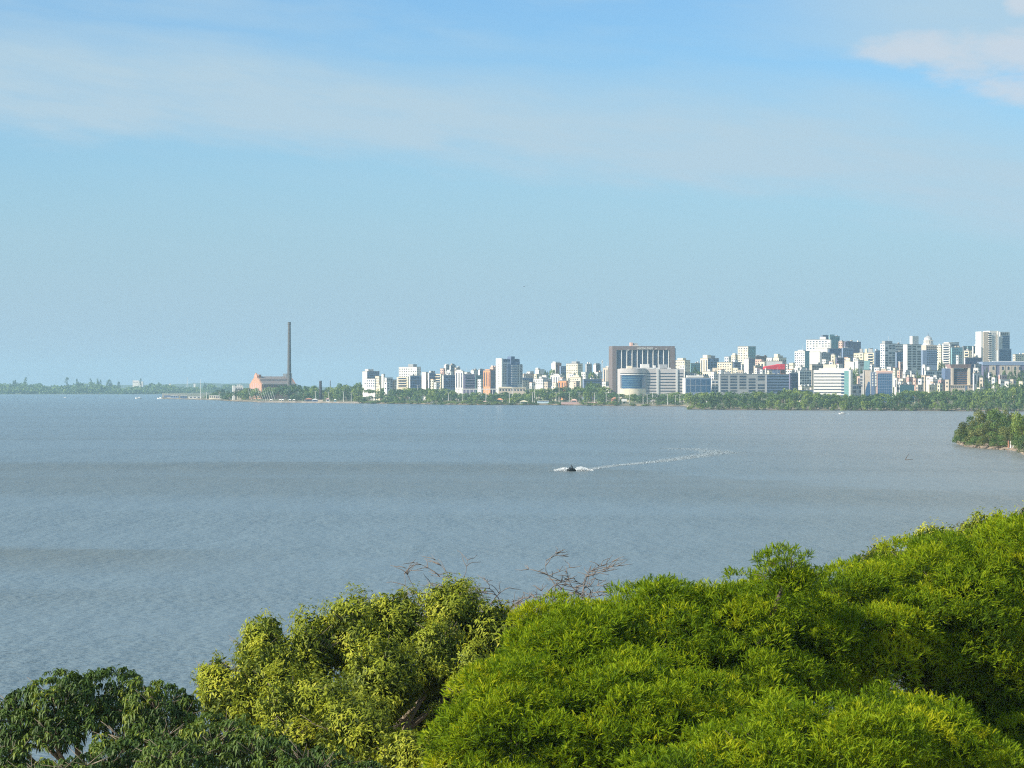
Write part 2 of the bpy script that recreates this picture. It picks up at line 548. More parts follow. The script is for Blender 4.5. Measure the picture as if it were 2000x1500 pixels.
# ---- the feathery bright green trees on the right
def feather_tree(label, spec, base_px, D0, gz, seed, dens=98, lf=.205, fork=None, age_bias=0.0, pad=.75, fill=()):
    rng = np.random.default_rng(seed)
    L = lobes_px(spec)
    c0, g0, _, _ = shell(L, 1.45 / pad ** 2, 9.0, 0, rng, keep=.90, back=.25)       # where each spray sits
    m = len(c0); R = rng.uniform(.45, 1.2, m) * pad; c0 = c0 + g0 * rng.normal(.03, .24, (m, 1)) + rng.normal(0, .12, (m, 3))
    ax = norm(g0 * .62 + UPV * .75 + rng.normal(0, .20, (m, 3)))
    cnt = np.maximum(4, (R * R * dens).astype(int)); k = np.repeat(np.arange(m), cnt)
    u = dirs_on_sphere(len(k), rng); u = norm(u - (u * ax[k]).sum(1, keepdims=True) * ax[k]); rr = np.sqrt(rng.random(len(k)))[:, None]
    p = c0[k] + u * rr * R[k][:, None] - ax[k] * (.42 * rr ** 2 * R[k][:, None]) + rng.normal(0, .05, (len(k), 3))
    n = norm(ax[k] * .55 + u * rr * .85)
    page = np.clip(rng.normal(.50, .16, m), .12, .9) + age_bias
    fr = rosettes(p, n, 6, lf, .62, .62, .32, rng, t_frond(), page[k] + .22 * (1 - rr[:, 0]) - .07, .13)  # sprays painted brighter at their middles, as if lit from above
    q = np.concatenate([c + dirs_on_sphere(int(1500 * r.prod() ** .66), rng) * r * rng.uniform(.45, .90, (int(1500 * r.prod() ** .66), 1)) for c, r in L])
    FL = lobes_px(fill)
    if FL:
        q = np.concatenate([q] + [c + dirs_on_sphere(int(r.prod() * 230), rng) * r * rng.uniform(.1, 1, (int(r.prod() * 230), 1)) for c, r in FL])
    inner = rosettes(q, norm(dirs_on_sphere(len(q), rng)), 2, lf, .5, .9, .1, rng, t_frond(5), np.full(len(q), .12), .08)  # inner leaves darkened: crown shade put into their colour
    mb = MB(); bx = P(base_px, 0, D0)
    base = (bx.x, D0, gz)
    for c, r in FL:      # bare twigs in the hollows
        for k in range(int(r.prod() * 9)):
            s = Vector(c + dirs_on_sphere(1, rng)[0] * r * rng.uniform(.2, 1)); e = s + Vector((rng.normal(0, .7), rng.normal(0, .4), rng.uniform(.1, 1.0)))
            m2 = s.lerp(e, .5) + Vector((rng.normal(0, .12), 0, rng.normal(0, .12)))
            mb.tube([s, m2, e], [.030, .022, .010], 4)
    limbs(mb, base, L, rng, .34, 7, fork)
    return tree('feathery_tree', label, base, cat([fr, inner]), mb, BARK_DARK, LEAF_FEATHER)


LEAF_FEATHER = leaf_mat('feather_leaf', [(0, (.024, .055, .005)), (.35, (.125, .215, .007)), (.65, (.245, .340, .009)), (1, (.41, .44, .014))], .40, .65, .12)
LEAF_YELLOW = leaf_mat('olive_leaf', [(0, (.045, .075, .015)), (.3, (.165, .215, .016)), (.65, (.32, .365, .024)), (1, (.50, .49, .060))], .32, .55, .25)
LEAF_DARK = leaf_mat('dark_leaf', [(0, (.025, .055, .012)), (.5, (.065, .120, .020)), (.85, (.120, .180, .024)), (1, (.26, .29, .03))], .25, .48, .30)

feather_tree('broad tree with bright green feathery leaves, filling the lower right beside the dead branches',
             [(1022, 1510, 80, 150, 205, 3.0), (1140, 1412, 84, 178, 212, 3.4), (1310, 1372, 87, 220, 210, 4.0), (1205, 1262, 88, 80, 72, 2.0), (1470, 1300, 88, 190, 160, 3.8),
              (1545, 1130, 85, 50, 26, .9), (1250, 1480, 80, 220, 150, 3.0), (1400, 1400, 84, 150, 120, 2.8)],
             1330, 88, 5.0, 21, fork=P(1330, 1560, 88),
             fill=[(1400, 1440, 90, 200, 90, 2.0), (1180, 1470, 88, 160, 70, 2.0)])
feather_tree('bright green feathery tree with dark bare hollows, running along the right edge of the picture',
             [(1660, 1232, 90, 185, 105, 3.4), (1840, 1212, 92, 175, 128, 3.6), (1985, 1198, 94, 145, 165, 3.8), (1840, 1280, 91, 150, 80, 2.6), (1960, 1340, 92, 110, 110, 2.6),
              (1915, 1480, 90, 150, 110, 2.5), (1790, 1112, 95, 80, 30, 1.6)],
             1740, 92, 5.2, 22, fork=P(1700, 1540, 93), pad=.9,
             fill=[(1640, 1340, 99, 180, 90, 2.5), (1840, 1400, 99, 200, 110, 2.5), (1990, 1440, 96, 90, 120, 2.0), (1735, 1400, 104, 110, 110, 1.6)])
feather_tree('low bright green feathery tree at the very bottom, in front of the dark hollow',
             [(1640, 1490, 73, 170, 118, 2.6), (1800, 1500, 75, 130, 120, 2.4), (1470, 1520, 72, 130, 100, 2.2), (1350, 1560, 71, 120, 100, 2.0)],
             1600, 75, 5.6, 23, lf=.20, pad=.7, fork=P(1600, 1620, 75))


# ---- the yellow green tree in the middle
def olive_tree(label, spec, base_px, D0, gz, seed, dens=20, fork=None, ln=.165, m=9, age=(.25, .78), twigs=5, pad=.62, fill=()):
    rng = np.random.default_rng(seed)
    L = lobes_px(spec)
    p, n, ids, t = shell(L, dens, pad, .85, rng, zmin=-.8, back=.3)
    padage = rng.uniform(age[0], age[1], ids.max() + 1)
    lv = rosettes(p, n, m, ln, .55, .75, -.55, rng, t_blade(.17, .3), padage[ids], .11, spread=.10)
    q = np.concatenate([c + dirs_on_sphere(int(480 * r.prod() ** .66), rng) * r * rng.uniform(.3, .85, (int(480 * r.prod() ** .66), 1)) for c, r in L])
    if fill:
        q = np.concatenate([q] + [c + dirs_on_sphere(int(r.prod() * 330), rng) * r * rng.uniform(.1, 1, (int(r.prod() * 330), 1)) for c, r in lobes_px(fill)])
    inner = rosettes(q, norm(dirs_on_sphere(len(q), rng)), 5, ln * 1.3, .4, .8, -.4, rng, t_blade(.2, .3), np.full(len(q), .15), .1)  # inside leaves toned dark, shade painted in
    mb = MB(); bx = P(base_px, 0, D0); base = (bx.x, D0, gz)
    limbs(mb, base, L, rng, .26, twigs, fork)
    return tree('leafy_tree', label, base, cat([lv, inner]), mb, BARK, LEAF_YELLOW)


olive_tree('yellowish green leafy tree with a pale trunk, between the dark tree and the feathery trees',
           [(420, 1345, 96, 38, 75, 1.4), (455, 1370, 95, 65, 70, 1.5), (515, 1265, 97, 52, 78, 1.6), (520, 1340, 95, 75, 95, 1.8), (610, 1275, 97, 58, 88, 1.8), (690, 1240, 98, 70, 92, 2.0), (600, 1390, 92, 110, 85, 1.8),
            (770, 1225, 99, 75, 82, 2.0), (745, 1330, 95, 85, 95, 1.8), (885, 1195, 99, 62, 70, 1.8), (850, 1285, 97, 62, 85, 1.6), (965, 1245, 99, 80, 75, 2.0), (925, 1370, 94, 42, 120, 1.3),
            (1060, 1245, 99, 80, 52, 1.8), (1115, 1262, 99, 60, 40, 1.4), (870, 1420, 95, 45, 60, 1.0), (690, 1430, 90, 90, 75, 1.7), (800, 1475, 88, 75, 60, 1.6), (560, 1450, 91, 90, 60, 1.6)],
           690, 95, 4.4, 31, fork=P(700, 1500, 96),
           fill=[(900, 1390, 101, 120, 110, 1.2), (720, 1410, 100, 160, 100, 1.4), (520, 1430, 98, 120, 60, 1.0), (860, 1400, 99, 90, 110, 1.2), (930, 1440, 98, 70, 90, 1.2)])
olive_tree('fine leaved yellow green tree, a pale rim behind the rightmost feathery crown',
           [(1725, 1115, 104, 60, 62, 1.8), (1830, 1085, 106, 75, 68, 2.0), (1930, 1062, 108, 80, 70, 2.2), (2030, 1055, 108, 80, 80, 2.2)],
           1900, 108, 4.6, 32, ln=.15, age=(.45, .95), dens=15)
olive_tree('small twiggy yellow green shrub tree under the tall pale tree, lowest in the hollow',
           [(880, 1480, 84, 60, 75, 1.3), (950, 1440, 87, 40, 60, 1.2)], 890, 85, 4.8, 33, age=(.2, .7))


# ---- the dark drooping-leaved tree at the lower left
def dark_tree(label, spec, base_px, D0, gz, seed, fork=None, dens=20):
    rng = np.random.default_rng(seed)
    L = lobes_px(spec)
    p, n, ids, t = shell(L, dens, .6, .40, rng, zmin=-.5, back=.4)
    padage = rng.uniform(.2, .8, ids.max() + 1)
    lv = rosettes(p, norm(n * .5 + UPV), 12, .20, .10, .80, -.34, rng, t_blade(.15, .5), padage[ids], .14, spread=.03)
    q = np.concatenate([c + dirs_on_sphere(int(60 * r.prod() ** .66), rng) * r * rng.uniform(.3, .85, (int(60 * r.prod() ** .66), 1)) for c, r in L])
    inner = rosettes(q, np.tile(UPV, (len(q), 1)), 7, .30, .1, .8, -.45, rng, t_blade(.13, .5), np.full(len(q), .15), .1, spread=.03)  # deep leaves get a dark tone standing for crown shade
    mb = MB(); bx = P(base_px, 0, D0); base = (bx.x, D0, gz)
    limbs(mb, base, L, rng, .26, 5, fork)
    return tree('dark_leafed_tree', label, base, cat([lv, inner]), mb, BARK, LEAF_DARK)


dark_tree('dark green tree with drooping finger leaves, lake showing through its lower gaps, at bottom left',
          [(40, 1405, 88, 75, 60, 1.5), (130, 1380, 88, 90, 72, 1.8), (215, 1380, 89, 90, 76, 1.8), (300, 1400, 88, 75, 75, 1.7), (355, 1400, 88, 42, 45, 1.2), (250, 1460, 86, 80, 45, 1.4),
           (20, 1480, 86, 45, 30, .9), (205, 1505, 85, 60, 42, 1.0), (110, 1440, 87, 60, 36, 1.2), (70, 1520, 84, 80, 40, 1.0), (160, 1500, 83, 60, 36, .9), (20, 1440, 87, 50, 34, 1.0), (330, 1460, 86, 60, 45, 1.2)],
          170, 88, 4.2, 41, fork=P(200, 1560, 88))
dark_tree('dark green tree with drooping finger leaves, overlapping the foot of the yellowish tree',
          [(430, 1455, 85, 95, 62, 1.7), (520, 1480, 84, 90, 55, 1.6), (610, 1500, 83, 85, 50, 1.5), (340, 1490, 83, 80, 48, 1.5), (700, 1535, 82, 70, 50, 1.4)],
          480, 85, 4.4, 42, fork=P(480, 1600, 85))
dark_tree('sprig of dark leaves of a taller tree, poking up at the right edge',
          [(2015, 1020, 100, 32, 42, .8), (2060, 1060, 100, 55, 60, 1.4)], 2070, 100, 4.6, 43, dens=9)


# ---- the leafless tree
def bare_tree():
    rng = np.random.default_rng(78)
    base = P(1040, 0, 104); base.z = 3.4
    mb = MB(); twig = MB()

    def grow(p, d, ln, r, lvl):
        pts = [p]; rad = [r]; n = 6 if lvl < 2 else 4
        for i in range(n):
            d = (d + Vector((rng.normal(0, .22), rng.normal(0, .2), rng.normal(0, .17)))).normalized()
            d.z = min(d.z * (.85 if lvl else .97), .8)
            p = p + d * ln / n; pts.append(p); rad.append(r * (1 - .62 * (i + 1) / n))
        (mb if lvl < 2 else twig).tube(pts, rad, 6 if lvl < 2 else 4)
        if lvl >= 3: return
        for k in range(6 if lvl < 1 else 4):
            i = int(rng.integers(2, n + 1))
            side = Vector((rng.choice((-1, 1)) * rng.uniform(.4, 1), rng.normal(0, .5), rng.uniform(-.1, .8)))
            nd = (d * .9 + side.normalized() * .8).normalized()
            nd.z = nd.z * .7
            grow(pts[i], nd.normalized(), ln * rng.uniform(.45, .66), max(rad[i] * .68, .016), lvl + 1)

    fork = P(1025, 1250, 104)
    mb.tube([base, fork], [.34, .26], 10)
    for dx, dz, ln in ((-1.0, .42, 3.4), (-.9, .60, 3.4), (-.75, .75, 2.6), (-.15, 1.0, 1.8), (.35, .9, 2.3), (.85, .70, 2.6), (1.2, .45, 2.8), (1.4, .25, 2.4)):
        grow(fork.copy(), Vector((dx, rng.uniform(-.3, .3), dz)).normalized(), ln, .085, 0)
    root = thing('bare_tree', 'leafless tree with spreading grey branches against the water, behind the yellowish tree', 'tree', base)
    inv = Matrix.Translation(-base)
    mb.build('trunk', BARE, root, True).matrix_parent_inverse = inv
    twig.build('crown', BARE, root, True).matrix_parent_inverse = inv


BARE = mat('weathered_wood', (.17, .150, .135), .9, .3, 2.0)
bare_tree()


# ---- the bank the near trees stand on
def build_bank():
    xs = np.linspace(-75, 75, 61); ys = np.linspace(-240, 206, 80)
    gx, gy = np.meshgrid(xs, ys)
    edge = 181 + 4 * np.sin(gx * .13) + .12 * gx
    z = -1.0 + 1.7 * sstep(edge - gy, -4, 6) + 4.3 * sstep(edge - gy, 8, 70) + .25 * np.sin(gx * .7) * np.cos(gy * .5)
    v = np.stack([gx, gy, z], -1).reshape(-1, 3); i = np.arange(len(v)).reshape(gx.shape)
    f = np.stack([i[:-1, :-1], i[:-1, 1:], i[1:, 1:], i[1:, :-1]], -1).reshape(-1, 4)
    m = bpy.data.materials.new('sandy_bank'); m.use_nodes = True
    t = NT(m.node_tree); b = t.n['Principled BSDF']; b.inputs['Roughness'].default_value = .95
    g = t.new('ShaderNodeNewGeometry').outputs['Position']
    n1 = t.noise(g, .35, 6, .6)
    t.l.new(t.ramp(n1, [(.35, (.07, .075, .03)), (.5, (.25, .19, .11)), (.7, (.46, .36, .24))]), b.inputs['Base Color'])
    tag(obj('ground', np_mesh('ground', v, f, m, smooth=True)), 'sandy near bank under the trees', kind='structure')


build_bank()

# ------------------------------------------------------------------ the city across the water
WALLC = {'white': (.71, .695, .66), 'pale': (.60, .61, .60), 'cream': (.74, .66, .50), 'beige': (.52, .45, .37), 'grey': (.34, .35, .36), 'blue': (.22, .29, .42),  # blue, navy, purple: on many walls facade shade put into the colour
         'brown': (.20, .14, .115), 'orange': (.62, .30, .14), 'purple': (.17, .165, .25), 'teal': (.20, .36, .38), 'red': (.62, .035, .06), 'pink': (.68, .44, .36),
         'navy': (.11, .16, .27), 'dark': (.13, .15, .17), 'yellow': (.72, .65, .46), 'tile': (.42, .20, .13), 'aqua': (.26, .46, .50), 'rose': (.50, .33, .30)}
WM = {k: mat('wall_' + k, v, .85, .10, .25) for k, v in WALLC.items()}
GL = [mat('glass_dark', (.040, .060, .10), .15, spec=.6), mat('glass_blue', (.055, .10, .18), .12, spec=.7), mat('glass_grey', (.11, .12, .13), .25, spec=.5)]
GLASS_WALL = mat('glass_curtain', (.035, .095, .20), .10, .25, .12, spec=.8)
GLASS_TEAL = mat('glass_teal', (.18, .38, .38), .2, .15, .2, spec=.6)
ROOFM = mat('flat_roof', (.30, .29, .28), .9, .2, .3)
CONC = mat('raw_concrete', (.36, .34, .32), .9, .15, .2)
METAL = mat('galvanised_metal', (.55, .56, .57), .5, spec=.5)
BRICK = mat('red_brick', (.48, .27, .18), .9, .2, .6)
_ub = {}


def ubox(name, m):
    k = (name, m.name)
    if k not in _ub:
        mb = MB(); mb.box(0, 1, 0, 1, 0, 1); _ub[k] = mb.mesh(name, m)
    return _ub[k]


def part(name, m, parent, x0, x1, y0, y1, z0, z1):
    o = bpy.data.objects.new(name, ubox(name, m)); COL.objects.link(o); o.parent = parent
    o.location = (x0, y0, z0); o.scale = (x1 - x0, y1 - y0, z1 - z0)
    return o


def adopt(child, parent):
    """a sub-part moves under its part, staying where it is"""
    child.parent = parent
    child.matrix_parent_inverse = parent.matrix_basis.inverted()
    return child


def dress(root, style, L, zt, zb, face, m_wall, rng, cap=34, off=0.0, y_at=0.0):
    """windows, bands, strips or glass on one face. face 'f': along x at y=y_at; 'l': along y at x=0"""
    def place(name, m, a0, a1, z0, z1, out=.12, inn=.10):
        if face == 'f': return part(name, m, root, off + a0, off + a1, y_at - out, y_at + inn, z0, z1)
        return part(name, m, root, -out, inn, off + a0, off + a1, z0, z1)
    if style == 'n' or L < 3: return
    H = zt - zb
    if H < 3: return
    if style in 'gd':
        rows = max(1, int(H / 3.1)); cols = max(1, int(L / 3.1))
        while rows * cols > cap and cols > 2: cols -= 1
        while rows * cols > cap * 1.6 and rows > 3: rows -= 1
        pw = L / cols; ph = H / rows
        fw = .48 if style == 'g' else .74; fh = .46 if style == 'g' else .62
        ww = min(pw * fw, 4.2 if style == 'g' else 9)
        m0 = GL[int(rng.integers(0, 3))]
        for r in range(rows):
            for c in range(cols):
                if rng.random() < .07: continue
                cx = (c + .5) * pw; cz = zt - (r + .55) * ph
                place('window', m0 if rng.random() < .8 else GL[2], cx - ww / 2, cx + ww / 2, cz - ph * fh / 2, cz + ph * fh / 2)
    elif style == 'b':
        rows = max(1, int(H / 3.4)); ph = H / rows
        for r in range(rows): place('window', GL[0], L * .03, L * .97, zt - (r + .72) * ph, zt - (r + .30) * ph)
    elif style == 'v':
        cols = max(1, int(L / 4.2)); pw = L / cols
        for c in range(cols): place('window', GL[0], (c + .3) * pw, (c + .66) * pw, zb, zt - 1.5)
    elif style == 'l':      # balconies
        rows = max(1, int(H / 3.1)); ph = H / rows
        for r in range(rows):
            z = zt - (r + 1) * ph
            place('balcony', m_wall, L * .10, L * .90, z, z + 1.0, 1.1, 0)
            place('window', GL[0], L * .14, L * .86, z + 1.1, z + ph - .35)
    elif style == 'c':
        place('glass_wall', GLASS_WALL, L * .03, L * .97, zb, zt - .8, .15, .1)
        rows = max(2, int(H / 6.5)); cols = max(2, int(L / 6))
        for r in range(1, rows): place('mullion', METAL, L * .03, L * .97, zb + r * H / rows, zb + r * H / rows + .28, .24, -.15)
        for c in range(1, cols): place('mullion', METAL, c * L / cols - .1, c * L / cols + .1, zb, zt - .8, .28, -.15)


def frame_of(x0, xc, x1, D, th=None):
    lit = max(xc - x0, 0); sh = max(x1 - xc, .8)
    if lit < 1.2:
        th = math.radians(7 if th is None else th)
    else:
        th = math.radians(22 + 44 * lit / (lit + sh)) if th is None else math.radians(th)
    C = P(xc, HZ, D); t0 = (x0 - 1000) / F; t1 = (x1 - 1000) / F
    w = (t1 * D - C.x) / (math.cos(th) - t1 * math.sin(th))
    s = (C.x - t0 * D) / (math.sin(th) + t0 * math.cos(th)) if lit >= 1.2 else max(10, w * .6)
    return C, th, w, s


def bld(name, label, x0, xc, x1, yt, D, col='white', left='g', front='g', yb=757, ph=None, th=None, roof=ROOFM, cap=34, colf=None, cat=None):
    rng = np.random.default_rng(int(x0 * 7 + yt * 13) % 99991)
    C, th, w, s = frame_of(x0, xc, x1, D, th)
    s = min(s, 75)
    gz = min(ground_z(xc, D), ground_z(x1, D), ground_z(x0, D + s)) - 1.2
    zt = CAMZ - (yt - HZ) / F * D; H = zt - gz
    root = thing(name, label, cat or name.replace('_', ' '), (C.x, C.y, gz), th, 'buildings of the city skyline')
    wm = WM[col] if isinstance(col, str) else col
    part('wall', wm, root, 0, w, 0, s, 0, H)
    if colf: part('front_overlay', WM[colf], root, .15, w - .1, -.07, 0.2, 0, H - .2)  # front overlay: own colour on some blocks, painted facade shade on others
    rf = part('roof', roof, root, -.25, w + .25, -.25, s + .25, H, H + .55)
    zb = CAMZ - (yb - HZ) / F * D - gz; zb = max(zb, 2.5)
    dress(root, left, s, H - .8, zb, 'l', wm, rng, cap)
    dress(root, front, w, H - .8, zb, 'f', wm, rng, cap)
    for (a, b, up) in (ph or []):      # roof rooms: from a to b across the visible width, up rows high
        h = up / F * D
        mid = s * .2
        adopt(part('roof_room', wm if rng.random() < .6 else WM['grey'], root, w * a, w * b, mid, min(s * .85, mid + 9), H + .55, H + .55 + h), rf)
    for j in range(int(rng.integers(0, 4)) if w > 7 else 0):      # small roof gear
        a = rng.uniform(.05, .85) * w; q = rng.uniform(1.0, 3.0); b_ = rng.uniform(.05, .7) * s
        adopt(part('roof_vent', WM[['white', 'grey', 'pale', 'beige', 'dark'][int(rng.integers(0, 5))]], root, a, min(a + q, w), b_, b_ + q, H + .55, H + .55 + rng.uniform(.8, 2.6)), rf)
    if w > 8 and rng.random() < .22:
        a = rng.uniform(.2, .8) * w; adopt(part('aerial', METAL, root, a, a + .22, s * .4, s * .4 + .22, H + .55, H + rng.uniform(5, 10)), rf)
    if ph is None and w > 9 and rng.random() < .7:
        a = rng.uniform(.15, .6); adopt(part('water_tank', WM[['white', 'pale', 'beige'][int(rng.integers(0, 3))]], root, w * a, w * a + min(4.5, w * .35), s * .3, s * .3 + 4, H + .55, H + 3.2), rf)
    return root


